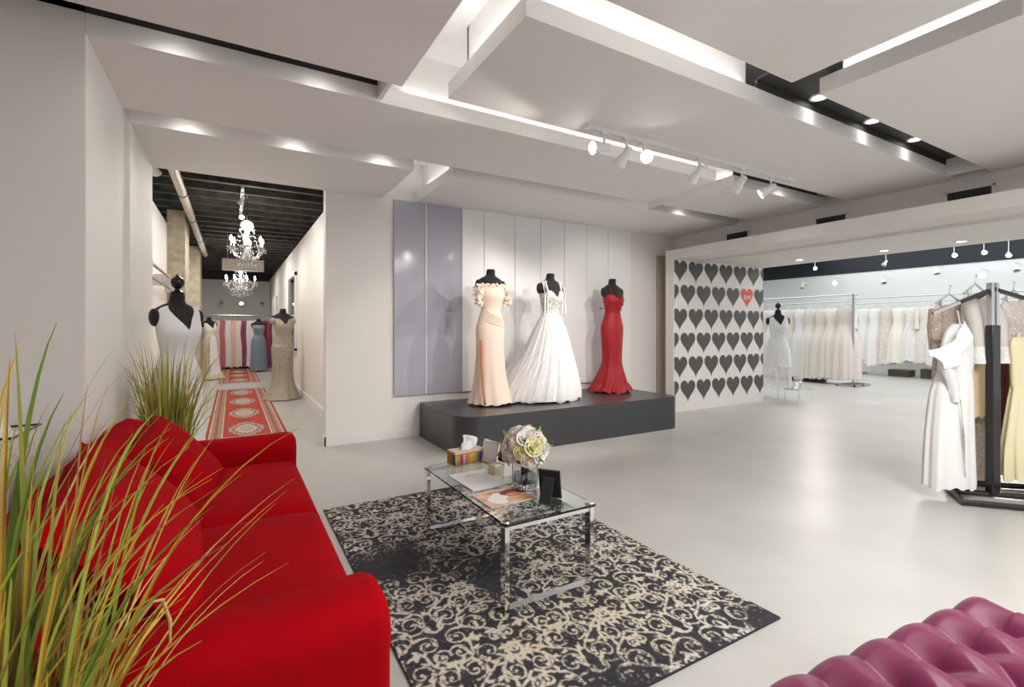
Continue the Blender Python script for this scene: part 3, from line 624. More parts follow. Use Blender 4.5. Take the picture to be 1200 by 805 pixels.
build('front_panel', MB().grid(lambda u, v: (-.08+.16*u+(u-.5)*.2*(1-v), -.15-.09*(1-v)**2-.03*math.sin(PI*u)-.05*(1-v), .03+1.1*v), 8, 16), G['bridal'], g, local=True, smooth=70, solid=.006)

# ------------------------------------------------------------------ hanging gowns
def hang_gown(loc, rotz, label, m, group, L=1.55, w=.36, hemw=.5, dep=.11, sleeve=None, seed=0, m2=None, straps=True, hang=True, zt=None):
    """gown on a hanger: loc z is the hook (rail) height; width along local x"""
    r = random.Random(seed); t = thing('hanging_gown', label, 'gown', loc, rotz, group)
    z0 = -.16
    prof = [(z0-.0, w*.40, .018, 0, 0, .0), (z0-.06, w*.47, .04, 0, 0, .01), (z0-.2, w*.45, .06, 0, 0, .02), (z0-.38, w*(.38+.05*r.random()), .06, 0, 0, .04), (z0-.55, w*.46, .075, 0, 0, .07), (z0-.9, (w+hemw)*.27, dep*.85, 0, 0, .11), (z0-L, hemw*.5, dep, 0, 0, .16)]
    ph = [r.uniform(0, 6) for _ in range(4)]
    body_p = [p for p in prof[:4]]+[(z0-.42, w*.40, .062, 0, 0, .045)]
    build('bodice', skirt(body_p, [(6, ph[0], .6), (10, ph[1], .5)], 40, 12, 0, seed, 0), m2 or m, t, local=True, smooth=70)
    build('skirt', skirt([(z0-.40, w*.40, .061, 0, 0, .045)]+prof[4:], [(7, ph[2], .6), (11, ph[3], .5), (17, ph[0], .25)], 64, 16, .03, seed, 0), m, t, local=True, smooth=75)
    if straps:
        for s in (-1, 1): build('strap', MB().tube([(s*w*.30, -.012, z0-.01), (s*w*.26, 0, z0+.05), (s*w*.30, .012, z0-.01)], .009, 5), m2 or m, t, local=True)
    if sleeve:
        for s in (-1, 1):
            build('sleeve', MB().tube([(s*w*.42, 0, z0-.04), (s*w*.52, -.02, z0-.2), (s*w*.54, -.04, z0-.4), (s*w*.52, -.05, z0-sleeve)], [.05, .055, .05, .06], 12), m2 or m, t, local=True, smooth=70)
    if hang:
        build('hanger', MB().tube([(0, 0, .012), (.012, 0, .02), (.018, 0, .005), (.008, 0, -.02), (0, 0, -.06)], .004, 5).tube([(-w*.42, 0, -.145), (0, 0, -.06), (w*.42, 0, -.145)], .008, 6), 'clearhanger', t, local=True)
    return t
ORD = 'first second third fourth fifth sixth seventh eighth ninth tenth eleventh twelfth thirteenth fourteenth'.split()
def rack(name, x, y0, y1, z, label, posts, fz=0):
    t = thing('clothes_rack', label, 'rack', (x, y0, 0), 0, 'chrome clothes racks')
    build('rail', MB().tube([(x, y0, z), (x, y1, z)], .018, 10), 'steel', t)
    build('rail', MB().tube([(x, y0, z-.16), (x, y1, z-.16)], .012, 10), 'steel', t)
    for y in posts:
        build('post', MB().tube([(x, y, .03), (x, y, z+.02)], .022, 10), 'steel', t)
        build('foot', MB().box(x-.38, x+.38, y-.2, y-.17, .005, .045).box(x-.38, x+.38, y+.17, y+.2, .005, .045).box(x-.38, x-.35, y-.2, y+.2, .005, .045).box(x+.35, x+.38, y-.2, y+.2, .005, .045).box(x-.03, x+.03, y-.2, y+.2, .005, .045), 'steel', t)
    return t
rack('rackA', 13.0, 5.85, 9.2, 2.2, 'near chrome clothes rack of white gowns beside the heart wall', (5.95, 9.1))
names = {'ivory': 'ivory satin', 'ivorylace': 'ivory lace', 'whitelace': 'white lace', 'bridal': 'plain white satin', 'blush': 'blush tulle', 'blushlace': 'blush lace', 'sheer': 'sheer ivory'}
seqA = [('blush', 'blushlace'), ('ivory', None), ('blush', 'ivorylace'), ('ivory', 'ivorylace'), ('bridal', None), ('ivorylace', None), ('ivory', None), ('bridal', 'whitelace'), ('ivorylace', None), ('blush', None), ('ivory', None), ('blushlace', None)]
for k, (a, b) in enumerate(seqA):
    y = 6.12+k*.255
    hang_gown((13.0, y, 2.2-.16), math.radians(-48+rng.uniform(-10, 10)), '%s gown, %s from the open end of the near chrome rack' % (names[a], ORD[k]), G[a], 'gowns on the near chrome rack', 1.78+rng.uniform(-.05, .05), .42, .62, .17, sleeve=.55 if k in (5, 8) else None, seed=20+k, m2=G[b] if b else None)
rack('rackB', 16.4, 2.2, 7.6, 2.28, 'far chrome clothes rack of white gowns along the back wall', (2.3, 7.5))
seqB = ['whitelace', 'bridal', 'blushlace', 'ivory', 'whitelace', 'ivorylace', 'bridal', 'whitelace', 'ivory', 'bridal', 'whitelace', 'bridal', 'ivorylace', 'whitelace']
for k, a in enumerate(seqB):
    y = 7.2-k*.30
    hang_gown((16.4, y, 2.28-.16), math.radians(-55+rng.uniform(-10, 10)), '%s gown, %s from the near rack side on the far rack' % (names[a], ORD[k]), G[a], 'gowns on the far chrome rack', 1.60+rng.uniform(-.12, .1), .42, .56, .16, sleeve=.6 if k in (0, 5, 9) else None, seed=50+k)
hr = thing('clothes_rack', 'clothes rack of coloured gowns at the far end of the hall', 'rack', (0, 18.8, 0), 0, 'chrome clothes racks')
build('rail', MB().tube([(-1.0, 18.8, 1.82), (1.15, 18.8, 1.82)], .02, 10), 'steel', hr)
for x in (-.98, 1.13): build('post', MB().tube([(x, 18.8, 0), (x, 18.8, 1.83)], .02, 8), 'steel', hr)
build('shelf', MB().box(-.2, .95, 18.95, 19.4, .02, .28), 'black', hr)
seqC = [('ivory', 'white satin'), ('blushlace', 'sparkly blush'), ('rose', 'dusty rose'), ('bridal', 'white'), ('pinkpale', 'pale pink'), ('blush', 'blush'), ('plum', 'plum'), ('bridal', 'bright white'), ('ivory', 'ivory'), ('coral', 'coral red'), ('wine', 'wine red'), ('plum', 'dark plum')]
for k, (a, nm) in enumerate(seqC):
    hang_gown((-.62+k*.155, 18.8, 1.80), math.radians(rng.uniform(-22, -8)), '%s gown, %s from the left on the hall end rack' % (nm, ORD[k]), G[a], 'gowns on the hall end rack', 1.56 if k > 1 else 1.6, .24, .28, .09, seed=80+k)
for k, (x, y, w, h, nm) in enumerate(((16.7, 6.4, .5, .16, 'nearest the near rack'), (16.7, 5.6, .6, .22, 'second'), (16.7, 4.7, .55, .18, 'third'), (16.7, 3.8, .6, .2, 'fourth'), (13.3, 7.0, .5, .17, 'near rack, outer'), (13.3, 7.9, .6, .2, 'near rack, inner'))):
    b = thing('storage_box', 'dark olive storage box under the gown racks, '+nm, 'box', (x, y, 0), .1*k, 'storage boxes under the racks')
    build('box_body', MB().box(-.2, .2, -w/2, w/2, 0, h), mat('olive_card', (.10, .085, .05), .8), b, local=True)
    build('box_lid', MB().box(-.21, .21, -w/2-.01, w/2+.01, h, h+.03), mat('olive_lid', (.16, .13, .08), .8), b, local=True)
# mannequin with a short dress, shoes beside the heart wall
QX = (9.35, 5.62, 0)
mannequin(QX, math.radians(-40), 'black mannequin with ball finial wearing a short white dress behind the heart wall edge', True, 'chrome', poleh=.82, sc=1.03)
g = thing('dress', 'short white V-neck dress with sheer overskirt on the chrome-stand mannequin', 'dress', QX, math.radians(-40), None); g.scale = (1.03,)*3; ZMAP.add(g.name)
build('bodice', bodice(1.10, lambda th: 1.52-.17*max(0, 1-dth(th, FR)/.7)-.15*math.exp(-(min(dth(th, 0), dth(th, PI))/.35)**2)), G['whitelace'], g, local=True, smooth=60)
build('skirt', skirt([(1.12, .124, .092, 0, 0, 0), (1.0, .175, .12, 0, 0, 0), (.9, .2, .145, 0, 0, .01), (.65, .22, .17, 0, 0, .02), (.6, .225, .175, 0, 0, .02)], [(7, 0, 1)], 96, 16, .01, 4), G['whitelace'], g, local=True, smooth=70)
build('overskirt', skirt([(1.12, .13, .10, 0, 0.02, 0), (.9, .23, .19, -.03, .06, .04), (.5, .30, .26, -.07, .10, .07), (.2, .36, .30, -.1, .12, .08)], [(15, 0, .6), (23, 1, .4)], 160, 16, .02, 4), G['tulle'], g, local=True, smooth=70)
st = thing('shoe_stand', 'small clear acrylic stand holding white heels by the heart wall', 'stand', (9.1, 5.2, 0))
build('shelf', MB().box(8.92, 9.42, 5.0, 5.25, .255, .265), 'glass', st)
for x in (8.93, 9.41):
    for y in (5.01, 5.24): build('leg', MB().tube([(x, y, 0), (x, y, .255)], .008, 6), 'chrome', st)
def shoe(loc, rz, label):
    t = thing('shoe', label, 'shoe', loc, rz, 'white bridal heels')
    sole = catmull([(0, .085), (.05, .07), (.1, .03), (.16, .006), (.22, .006)], 14)
    build('upper', MB().loft([ell(0, .5, .5, 0, 12) and [(x, (.026+.012*math.sin(PI*min(1, x/.2)))*math.cos(a)*(1 if x < .2 else .6), z+.018+(.03 if x < .08 else .02)*max(0, math.sin(a))+.014*min(0, math.sin(a))) for a in [2*PI*j/12 for j in range(12)]] for x, z in sole]), 'white', t, local=True, smooth=60)
    build('heel', MB().tube([(.01, 0, .085), (.004, 0, 0)], [.016, .005], 8), 'white', t, local=True)
    build('strap', MB().tube([(.02, .03, .11), (.02, .02, .16), (.02, -.02, .16), (.02, -.03, .11)], .004, 6), 'white', t, local=True)
shoe((9.02, 5.08, .265), math.radians(200), 'white strappy heel on the clear stand, toward the heart wall')
shoe((9.28, 5.14, .265), math.radians(170), 'white strappy heel on the clear stand, farther from the heart wall')

# bridal room shell and lamps
struct('wall_bridal_back', MB().box(17.5, 17.7, -6, 12, 0, 3.18), 'wallcool')
struct('trim_4', MB().box(17.48, 17.7, -6, 12, 3.18, 4.2), 'navyblack')
struct('ceiling_bridal', MB().box(8.75, 18, -6, 12.2, 4.0, 4.1), 'navyblack')
struct('wall_bridal_far', MB().box(7.0, 18, 11.5, 11.7, 0, 4), 'wallcool')
struct('trim_5', MB().box(8.7, 8.75, -6, 11.6, 2.70, 4.05), 'black')
tr = thing('track_light', 'black ceiling track with bright spotlights in the bridal room', 'light', (14.3, 5.5, 3.35))
build('track_rail', MB().box(14.28, 14.32, 2.6, 9.2, 3.32, 3.36), 'lampwhite', tr)
for y in (3.0, 8.9): build('hanger_rod', MB().tube([(14.3, y, 3.36), (14.3, y, 4.0)], .012, 6), 'lampwhite', tr)
for y, z, ai, gl in ((7.526, 3.12, (9, 4.2, 1.4), 1), (4.477, 3.1, (9, 2.2, 1.2), 1), (3.97, 3.1, (9.5, 2.2, 1.2), 1), (3.58, 3.0, (10, 2.4, .8), 1), (5.81, 3.08, (12.9, 6.6, 1.0), 0)):
    head(tr, (14.3, y, 3.32), ai, 3.32-z+.02, bool(gl), .9, 60 if gl else 0, 80)
for k, (y, z, ai) in enumerate(((8.33, 2.876, (15.5, 7.6, 1.6)), (6.975, 2.79, (15.9, 6.2, 1.2)), (5.709, 2.97, (16.2, 5.1, 1.0)), (4.77, 2.79, (15.4, 4.1, 1.6)), (9.37, 2.81, (16, 8.8, 1.2)), (4.13, 2.88, (16, 3.6, 1.3)))):
    t = thing('wall_spot', 'small white arm spotlight on the bridal room back wall, %s from the near end' % ORD[[3, 2, 1, 0, 4, 5][k] if False else k], 'light', (17.48, y, z+.15), 0, 'arm spotlights on the bridal room back wall')
    build('bracket', MB().tube([(17.48, y, z+.15), (17.0, y, z+.15)], .012, 6), 'lampwhite', t)
    head(t, (17.0, y, z+.15), ai, .09, k in (0, 3), 1.3)

# ------------------------------------------------------------------ black rack of gowns at the right edge
fr = thing('display_rack', 'black four-way display rack on a tubular base at the right edge', 'rack', (5.42, 1.45, 0))
build('base', MB().tube([(5.50, 1.80, .03), (4.97, 1.50, .03), (5.36, 1.04, .03), (5.92, 1.36, .03)], .024, 10, True), 'blackmetal', fr)
build('base_bar', MB().tube([(5.235, 1.65, .03), (5.64, 1.20, .03)], .022, 10), 'blackmetal', fr)
pm = MB().box(-.042, .042, -.03, .03, .03, 1.42); pm.xf(Matrix.Translation((5.42, 1.45, 0)) @ Matrix.Rotation(-math.radians(20), 4, 'Z'))
build('post', pm, 'blackmetal', fr, bevel=.008)
pm = MB().box(-.04, -.012, -.02, .02, 1.42, 1.77).box(.012, .04, -.02, .02, 1.42, 1.77).box(-.012, .012, -.012, .012, 1.42, 1.765); pm.xf(Matrix.Translation((5.42, 1.45, 0)) @ Matrix.Rotation(-math.radians(20), 4, 'Z'))
build('post_upright', pm, 'steel', fr)
for dx, dy, e in ((-.40, .26, -.20), (.36, -.24, -.14), (.32, .36, -.17), (-.22, -.30, -.16)):
    if (dx, dy) == (-.22, -.30): continue
    a = MB().tube([(5.42, 1.45, 1.72), (5.42+dx*.55, 1.45+dy*.55, 1.72+e*.55)], .02, 4, square=True); build('arm', a, 'blackmetal', fr)
    build('arm_tip', MB().tube([(5.42+dx*.55, 1.45+dy*.55, 1.72+e*.55), (5.42+dx, 1.45+dy, 1.72+e)], .017, 4, square=True), 'steel', fr)
yaw = -math.radians(19)
def satin():
    t = thing('hanging_gown', 'white satin gown with draped off-shoulder ruffle on the black rack', 'gown', (5.10, 1.66, 0), yaw, 'gowns on the black rack')
    build('skirt', skirt([(1.02, .15, .07, .11, 0, .03), (.85, .185, .09, .08, 0, .06), (.5, .21, .10, .06, 0, .09), (.09, .225, .11, .055, 0, .11)], [(5, .4, .6), (8, 1.4, .5), (13, .2, .3)], 96, 30, .02, 5), G['bridal'], t, local=True, smooth=75)
    build('bodice', skirt([(1.43, .05, .03, .15, 0, .02), (1.36, .11, .05, .14, 0, .04), (1.2, .15, .06, .13, 0, .05), (1.0, .152, .07, .11, 0, .03)], [(6, .4, .6), (9, 1.4, .5)], 64, 16, 0, 6), G['bridal'], t, local=True, smooth=75)
    def ruf(u, v):
        fold = math.sin(15*u+2*math.sin(3*u)); hgt = (.09+.15*math.sin(PI*min(1, u*1.05))**.8)*(1-.35*u)
        return (.10-.37*u+.025*v*(1-2*u), -.075-.035*math.sin(PI*u)-.032*fold*(.25+.75*v)-.03*v, 1.46-.24*u-.06*math.sin(PI*u)-hgt*v+.012*fold*v)
    build('draped_ruffle', MB().grid(ruf, 60, 12), G['bridal'], t, local=True, smooth=85, solid=.005)
    build('draped_sleeve', MB().loft([[(cx+w*math.cos(a), -.085-.03*math.sin(a)-.012*math.cos(3*a), z) for a in [2*PI*q/20 for q in range(20)]] for cx, w, z in ((-.09, .08, 1.17), (-.06, .085, 1.08), (-.02, .07, .98), (.0, .055, .88), (.005, .045, .80))]), G['bridal'], t, local=True, smooth=80)
    build('strap', MB().tube([(.12, -.03, 1.42), (.14, 0, 1.54), (.19, .02, 1.43)], .006, 6), G['bridal'], t, local=True)
    build('slit_lining', MB().grid(lambda u, v: (.035+.022*u*(1-abs(2*v-1))-.035*v, -.125+.005*u-.01*(1-v), .2+.62*v), 4, 12), G['beaded'], t, local=True, label='dark slit showing beaded lining', solid=.003)
satin()
hang_gown((5.50, 1.755, 1.76), yaw-.1, 'rose gold sequin gown peeking out behind the white satin gown', G['rosesequin'], 'gowns on the black rack', 1.12, .31, .22, .06, seed=101, sleeve=.30)
t = hang_gown((5.565, 1.60, 1.84), yaw, 'ivory gown with sheer lace-cuffed sleeves and peach skirt on the black rack', mat('peach_chiffon', (.76, .58, .34), .55), 'gowns on the black rack', 1.03, .30, .33, .10, seed=102, m2=G['sheer'])
for s in (-1, 1):
    sl_ = build('sleeve', MB().tube([(s*.11, -.03, -.2), (s*.125, -.09, -.4), (s*.12+.01, -.11, -.62)], [.05, .05, .045], 12), G['sheer'], t, local=True, smooth=70)
    build('lace_cuff', MB().tube([(s*.12+.01, -.11, -.6), (s*.12+.014, -.115, -.74)], [.05, .06], 14), G['whitelace'], sl_, local=True, smooth=70)
hang_gown((5.80, 1.70, 1.74), yaw+.1, 'beaded champagne gown reaching the floor behind the black post', G['rosesequin'], 'gowns on the black rack', 1.55, .36, .40, .11, seed=103, m2=G['blushlace'])
hang_gown((5.80, 1.33, 1.48), yaw, 'butter yellow satin gown on the right arm of the black rack', G['butter'], 'gowns on the black rack', 1.18, .42, .50, .11, seed=104)
hang_gown((6.12, 1.50, 1.80), yaw+.1, 'blush and mauve sequined gown behind the butter satin gown', G['mauve'], 'gowns on the black rack', 1.3, .36, .38, .10, seed=105, m2=G['blushlace'])

# ------------------------------------------------------------------ red sofa
sf = thing('sofa', 'red upholstered two-seat sofa with rounded arms facing the glass table', 'sofa', (-.15, 2.75, 0))
SB = MB().box(-.60, .37, 1.52, 3.98, .06, .30); build('seat_base', SB, 'red', sf, bevel=.02)
def arm_mesh(y0, y1):
    # section in Y/Z with a rolled top, swept along X with softened front
    mb = MB(); rings = []
    yc, hw_ = (y0+y1)/2, (y1-y0)/2
    for x, sc, dz in ((-.66, 1, .0), (-.2, 1, .0), (.2, 1, .0), (.36, 1, .005), (.395, .94, -.004), (.41, .8, -.02)):
        sec = [(yc-hw_*.86*sc, .05), (yc+hw_*.86*sc, .05), (yc+hw_*.86*sc, .42)]
        for k in range(13):
            a = -PI*.06+PI*1.12*k/12; sec.append((yc+hw_*.98*sc*math.copysign(abs(math.cos(a))**.7, math.cos(a)), .51+dz+.10*sc*math.copysign(abs(math.sin(a))**.8, math.sin(a))))
        sec.append((yc-hw_*.86*sc, .42)); rings.append([(x, y, z) for y, z in sec])
    return mb.loft(rings)
for y0, y1 in ((1.40, 1.66), (3.86, 4.10)): build('arm', arm_mesh(y0, y1), 'red', sf, smooth=50)
bk = MB(); rings = []
for y in np.linspace(1.5, 3.98, 12):
    rings.append([(-.685, y, .05), (-.43, y, .05), (-.43, y, .5), (-.48, y, .74), (-.52, y, .79), (-.59, y, .81), (-.65, y, .78), (-.685, y, .70)])
build('backrest', bk.loft(rings), 'red', sf, smooth=50)
def cushion(w, d, h, n=26, p=6, puff=.25):
    """box cushion with crowned top, centre origin"""
    mb = MB()
    def prof(u): return (1-abs(2*u-1)**p)
    def surf(sgn): return lambda u, v: ((u-.5)*w*(1-.0), (v-.5)*d, sgn*h/2*((prof(u)*prof(v))**.25*(1-puff)+puff*(prof(u)*prof(v))**.8))
    mb.grid(surf(1), n, n); mb.grid(surf(-1), n, n); return mb
for y0, y1 in ((1.66, 2.76), (2.77, 3.87)):
    mb = cushion(.86, y1-y0, .19); mb.xf(Matrix.Translation((-.02, (y0+y1)/2, .375))); build('seat_cushion', mb, 'red', sf, smooth=70)
def pillow(w, h, t, n=26, seed=0):
    mb = MB(); r = random.Random(seed); ph = r.uniform(0, 6)
    def surf(s):
        def f(u, v):
            a, b = 2*u-1, 2*v-1; e = max(0, (1-a*a)*(1-b*b))**.42
            x = a*w/2*(1-.10*(1-abs(b)**2)*abs(a)**3); y = b*h/2*(1-.10*(1-abs(a)**2)*abs(b)**3)
            wr = .007*math.sin(2.2*a+1.6*b+ph)*e+.004*math.sin(4*b-2*a+ph)*e
            return (x, y, s*(t/2*e+wr))
        return f
    mb.grid(surf(1), n, n); mb.grid(surf(-1), n, n); return mb
def place_pillow(name, c, size, yawd, tilt, roll, label, group):
    mb = pillow(*size, seed=int(c[1]*10))
    R = Matrix.Translation(c) @ Matrix.Rotation(math.radians(yawd), 4, 'Z') @ Matrix.Rotation(math.radians(tilt), 4, 'Y') @ Matrix.Rotation(math.radians(roll), 4, 'Z')
    o = build(name, mb, 'red', smooth=80); o.matrix_world = R; return tag(o, label, 'cushion', group)
# normal of pillow (local z) is tilted toward +x (the seat)
place_pillow('cushion', (-.27, 3.36, .62), (.54, .56, .22), -18, 50, 14, 'red square cushion leaning in the far corner of the sofa', 'loose cushions on the red sofa')
place_pillow('cushion', (-.34, 2.38, .63), (.64, 1.10, .26), 2, 46, 3, 'large red back cushion on the sofa, nearest the grass plant', 'loose cushions on the red sofa')

# ------------------------------------------------------------------ damask rug
RW, RL = 1.67, 2.55
def damask():
    nu, nv = 372, 568; T = .50; NT = 170
    r = random.Random(12); segs = []           # (x, y, radius) samples in a tile half [0,.5]x[0,1] in tile units
    def spiral(cx, cy, r0, a0, turns, dr, w0):
        n = 60
        for i in range(n):
            f = i/(n-1); a = a0+dr*turns*2*PI*f; R = r0*(1-f)**.8+.008; segs.append((cx+R*math.cos(a), cy+R*math.sin(a), w0*(1-.4*f)))
        segs.append((cx, cy, w0*1.4))
    def curve(p, w, leaf=0):
        P = catmull(p, 50)
        for i, (x, y) in enumerate(P): segs.append((x, y, w))
        if leaf:
            for i in range(6, 48, 7):
                dx, dy = P[i+1]-P[i-1] if i < 49 else P[i]-P[i-1]; L = math.hypot(dx, dy)+1e-6; s = 1 if (i//7) % 2 else -1
                for q in range(7):
                    f = q/6; segs.append((P[i][0]+s*(-dy/L)*leaf*f+dx/L*leaf*.7*f*f, P[i][1]+s*(dx/L)*leaf*f+dy/L*leaf*.7*f*f, .017*math.sin(PI*(.15+.8*f))))
    for cx, cy, r0, a0, tn, dr in ((.14, .2, .12, 0, 1.5, 1), (.36, .12, .1, 2, 1.4, -1), (.33, .42, .13, 4, 1.5, 1), (.12, .56, .1, 1, 1.4, -1), (.2, .84, .13, 3, 1.5, 1), (.4, .72, .1, 5, 1.4, -1), (.42, .94, .08, 0, 1.3, 1), (.05, .38, .06, 2, 1.2, 1), (.06, .97, .07, 4, 1.2, -1)):
        spiral(cx, cy, r0, a0, tn, dr, .0095)
        for q in range(3):
            a = a0+2.2*dr+q*.42; segs.append((cx+r0*.66*math.cos(a), cy+r0*.66*math.sin(a), .017-.003*q))
    curve([(.0, .02), (.08, .1), (.26, .22), (.24, .36), (.1, .44), (.02, .5)], .012, .075)
    curve([(.5, .25), (.42, .3), (.46, .5), (.36, .6), (.24, .68), (.26, .76)], .012, .08)
    curve([(.02, .7), (.1, .72), (.14, .68), (.22, .58), (.24, .5)], .012, .07)
    curve([(.0, .85), (.06, .8), (.05, .7), (.0, .64)], .016, .06); curve([(.5, .86), (.46, .82), (.34, .86), (.3, .98)], .012, .07)
    curve([(.3, .0), (.26, .06), (.2, .04), (.22, .0)], .013, .05)
    A = np.array(segs); g = (np.arange(NT)+.5)/NT
    U, V = np.meshgrid(g/2, g); D = np.full(U.shape, 9.)
    for dy in (-1, 0, 1):
        for mx in (0, 1, 2):
            ax = A[:, 0] if mx == 0 else (-A[:, 0] if mx == 1 else 1-A[:, 0])
            for k in range(0, len(A), 200):
                d = np.sqrt((U[..., None]-ax[k:k+200])**2+(V[..., None]-A[k:k+200, 1]-dy)**2)-A[k:k+200, 2]; D = np.minimum(D, d.min(-1))
    nr = np.random.RandomState(3)
    def vnoise(x, y, s):
        gx = nr.rand(64, 64); X = x*s; Y = y*s; i = np.floor(X).astype(int); j = np.floor(Y).astype(int); f = X-i; h = Y-j; f = f*f*(3-2*f); h = h*h*(3-2*h)
        q = lambda a, b: gx[a % 64, b % 64]
        return (q(i, j)*(1-f)+q(i+1, j)*f)*(1-h)+(q(i, j+1)*(1-f)+q(i+1, j+1)*f)*h
    def fn(u, v):
        x, y = u*RW, v*RL
        tx = (x/T+.1) % 1; ty = (y/(T*1.15)+np.floor(x/T+.1)*.0) % 1; tx = np.where(tx > .5, 1-tx, tx)
        d = D[np.clip((ty*NT).astype(int), 0, NT-1), np.clip((tx*2*NT).astype(int), 0, NT-1)]
        d = d+.013*(vnoise(x, y, 80)-.5)
        k = np.clip(.5-d/.012, 0, 1)
        wear = vnoise(x+.3, y+.1, 1.9)*.6+vnoise(x, y, 5)*.4; grit = vnoise(x, y, 70)*.5+vnoise(x, y, 150)*.5
        k *= np.clip((wear-.34)*6.5+(grit-.5)*2.4, 0, 1)
        k = np.clip(k+np.clip((grit-.70)*3, 0, .5)*np.clip((wear-.45)*3, 0, 1), 0, 1)
        warm = vnoise(x, y, 2.1)[:, None]
        cream = np.array([.70, .66, .60])*(1-warm)+np.array([.66, .58, .43])*warm
        base = np.array([.020, .019, .025])+.016*vnoise(x, y, 30)[:, None]*np.array([1, 1, 1.1])
        return base*(1-k[:, None])+cream*k[:, None]*.92
    return nu, nv, fn
nu, nv, fnc = damask()
rug = thing('area_rug', 'black and cream scroll damask rug under the glass coffee table', 'rug', (.605, 1.36, 0))
painted_grid('pile', lambda u, v: (.605+RW*u, 1.36+RL*v, .011), nu, nv, fnc, rug, 'woven')
build('rug_edge', MB().box(.602, .605+RW+.003, 1.357, 1.36+RL+.003, .001, .010), mat('rug_binding', (.03, .03, .033), .9), rug)

# ------------------------------------------------------------------ coffee table
ct = thing('coffee_table', 'rectangular glass coffee table with chrome loop legs on the damask rug', 'table', (1.42, 2.58, .012))
build('glass_top', MB().box(1.135, 1.695, 2.02, 3.17, .438, .45), 'glasstop', ct, bevel=.002)
for y in (2.055, 3.135):
    for x in (1.14, 1.665): build('leg', MB().box(x, x+.025, y-.022, y+.022, .012, .428), 'chrome', ct)
    build('bottom_bar', MB().box(1.165, 1.665, y-.022, y+.022, .012, .03), 'chrome', ct)
    build('top_bar', MB().box(1.165, 1.665, y-.014, y+.014, .41, .428), 'chrome', ct)
    for x in (1.153, 1.677): build('glass_disc', MB().lathe([(.022, .428), (.024, .438)], 14, (x, y, 0)).lathe([(.024, .4501), (.02, .455)], 14, (x, y, 0)), 'chrome', ct)
ZT = .4505
# tissue box
tb = thing('tissue_box', 'colourful patterned tissue box on the far end of the glass table', 'box', (1.43, 3.12, ZT), math.radians(6))
def tcol(u, v):
    pal = np.array([[.50, .42, .12], [.62, .30, .05], [.33, .03, .15], [.62, .45, .55], [.60, .20, .04], [.58, .33, .10], [.72, .50, .04], [.62, .45, .03], [.30, .32, .06], [.10, .17, .35], [.06, .12, .30], [.50, .42, .12]])
    i = np.clip((u*11.99).astype(int), 0, 11); c = pal[i].copy()
    arch = np.abs((u*12) % 1-.5) > .18+.28*(v-.1); c[(v < .62) & arch] *= .55
    c[v > .82] = [.72, .62, .48]; c[(v > .76) & (v < .84)] = [.60, .12, .06]; c[v < .06] = [.40, .05, .03]
    return c
w, d, h = .235, .115, .092
per = [(-w/2, -d/2), (w/2, -d/2), (w/2, d/2), (-w/2, d/2), (-w/2, -d/2)]
def wrapf(u, v):
    L = [0, w, w+d, 2*w+d, 2*w+2*d]; s = u*L[-1]
    for i in range(4):
        if s <= L[i+1]+1e-9: f = (s-L[i])/(L[i+1]-L[i]); return (per[i][0]*(1-f)+per[i+1][0]*f, per[i][1]*(1-f)+per[i+1][1]*f, v*h)
painted_grid('carton', wrapf, 141, 24, lambda u, v: tcol((u*2.9) % 1, v), tb, local=True, smooth=0)
build('carton_top', MB().box(-w/2, w/2, -d/2, d/2, h-.002, h).box(-w/2, w/2, -d/2, d/2, 0, .002), mat('carton_cream', (.66, .58, .5), .5), tb, local=True)
build('tissue', MB().grid(lambda u, v: ((u-.5)*.11+.03*v+.012*math.sin(5*u+3*v), .03*math.sin(4*u)*(1-.4*v)+.01*math.sin(9*u+5*v), h+v*.085*(.75+.35*math.sin(PI*(.15+.85*u)))), 16, 10).grid(lambda u, v: ((u-.5)*.10+.01*v, -.02-.015*math.sin(4*u)+.012*v, h+v*.06*(1-.5*abs(u-.5))), 14, 8), 'papier', tb, local=True, smooth=70, solid=.001)
# papers
def sheet(name, x0, x1, y0, y1, z, rot, colfn, label, cat, thick=.003):
    t = thing(name, label, cat, ((x0+x1)/2, (y0+y1)/2, z), rot); a, b = (x1-x0)/2, (y1-y0)/2
    build('pages', MB().box(-a, a, -b, b, 0, thick), 'papier', t, local=True)
    painted_grid('cover', lambda u, v: (-a+2*a*u, -b+2*b*v, thick+.0004), 60, 48, colfn, t, local=True); return t
def pcol(u, v):
    c = np.full((len(u), 3), .82); l = (np.abs((v*14) % 1-.5) < .16) & (u > .15) & (u < .80) & (v > .2) & (v < .62); c[l] = [.70, .69, .70]; l = (v > .72) & (v < .80) & (u > .3) & (u < .7); c[l] = [.62, .58, .60]; return c
sheet('paper_stack', 1.20, 1.46, 2.53, 2.88, ZT, math.radians(2), pcol, 'stack of white papers on the glass table', 'papers', .006)
def bcol(u, v):
    c = np.zeros((len(u), 3)); c[:] = [.62, .36, .24]; c += (.14*np.sin(9*u+5*v)*np.sin(7*v-3*u))[:, None]
    w_ = np.minimum(((u-.30)/.17)**2+((v-.36)/.30)**2, ((u-.43)/.13)**2+((v-.55)/.24)**2)+.25*np.sin(14*u)*np.sin(11*v); k_ = np.clip((1.15-w_)*2.2, 0, 1)[:, None]; c = c*(1-k_)+np.array([.78, .75, .74])*k_
    hd = ((u-.72)/.24)**2+((v-.66)/.20)**2 < 1; c[hd] = [.17, .055, .025]; f = ((u-.70)/.16)**2+((v-.50)/.14)**2 < 1; c[f] = [.62, .26, .14]
    c[(v > .93) | (u > .965)] = [.72, .60, .48]; return c
sheet('brochure', 1.17, 1.47, 2.25, 2.48, ZT, math.radians(2), bcol, 'printed bridal brochure with warm photo cover on the glass table', 'brochure', .004)
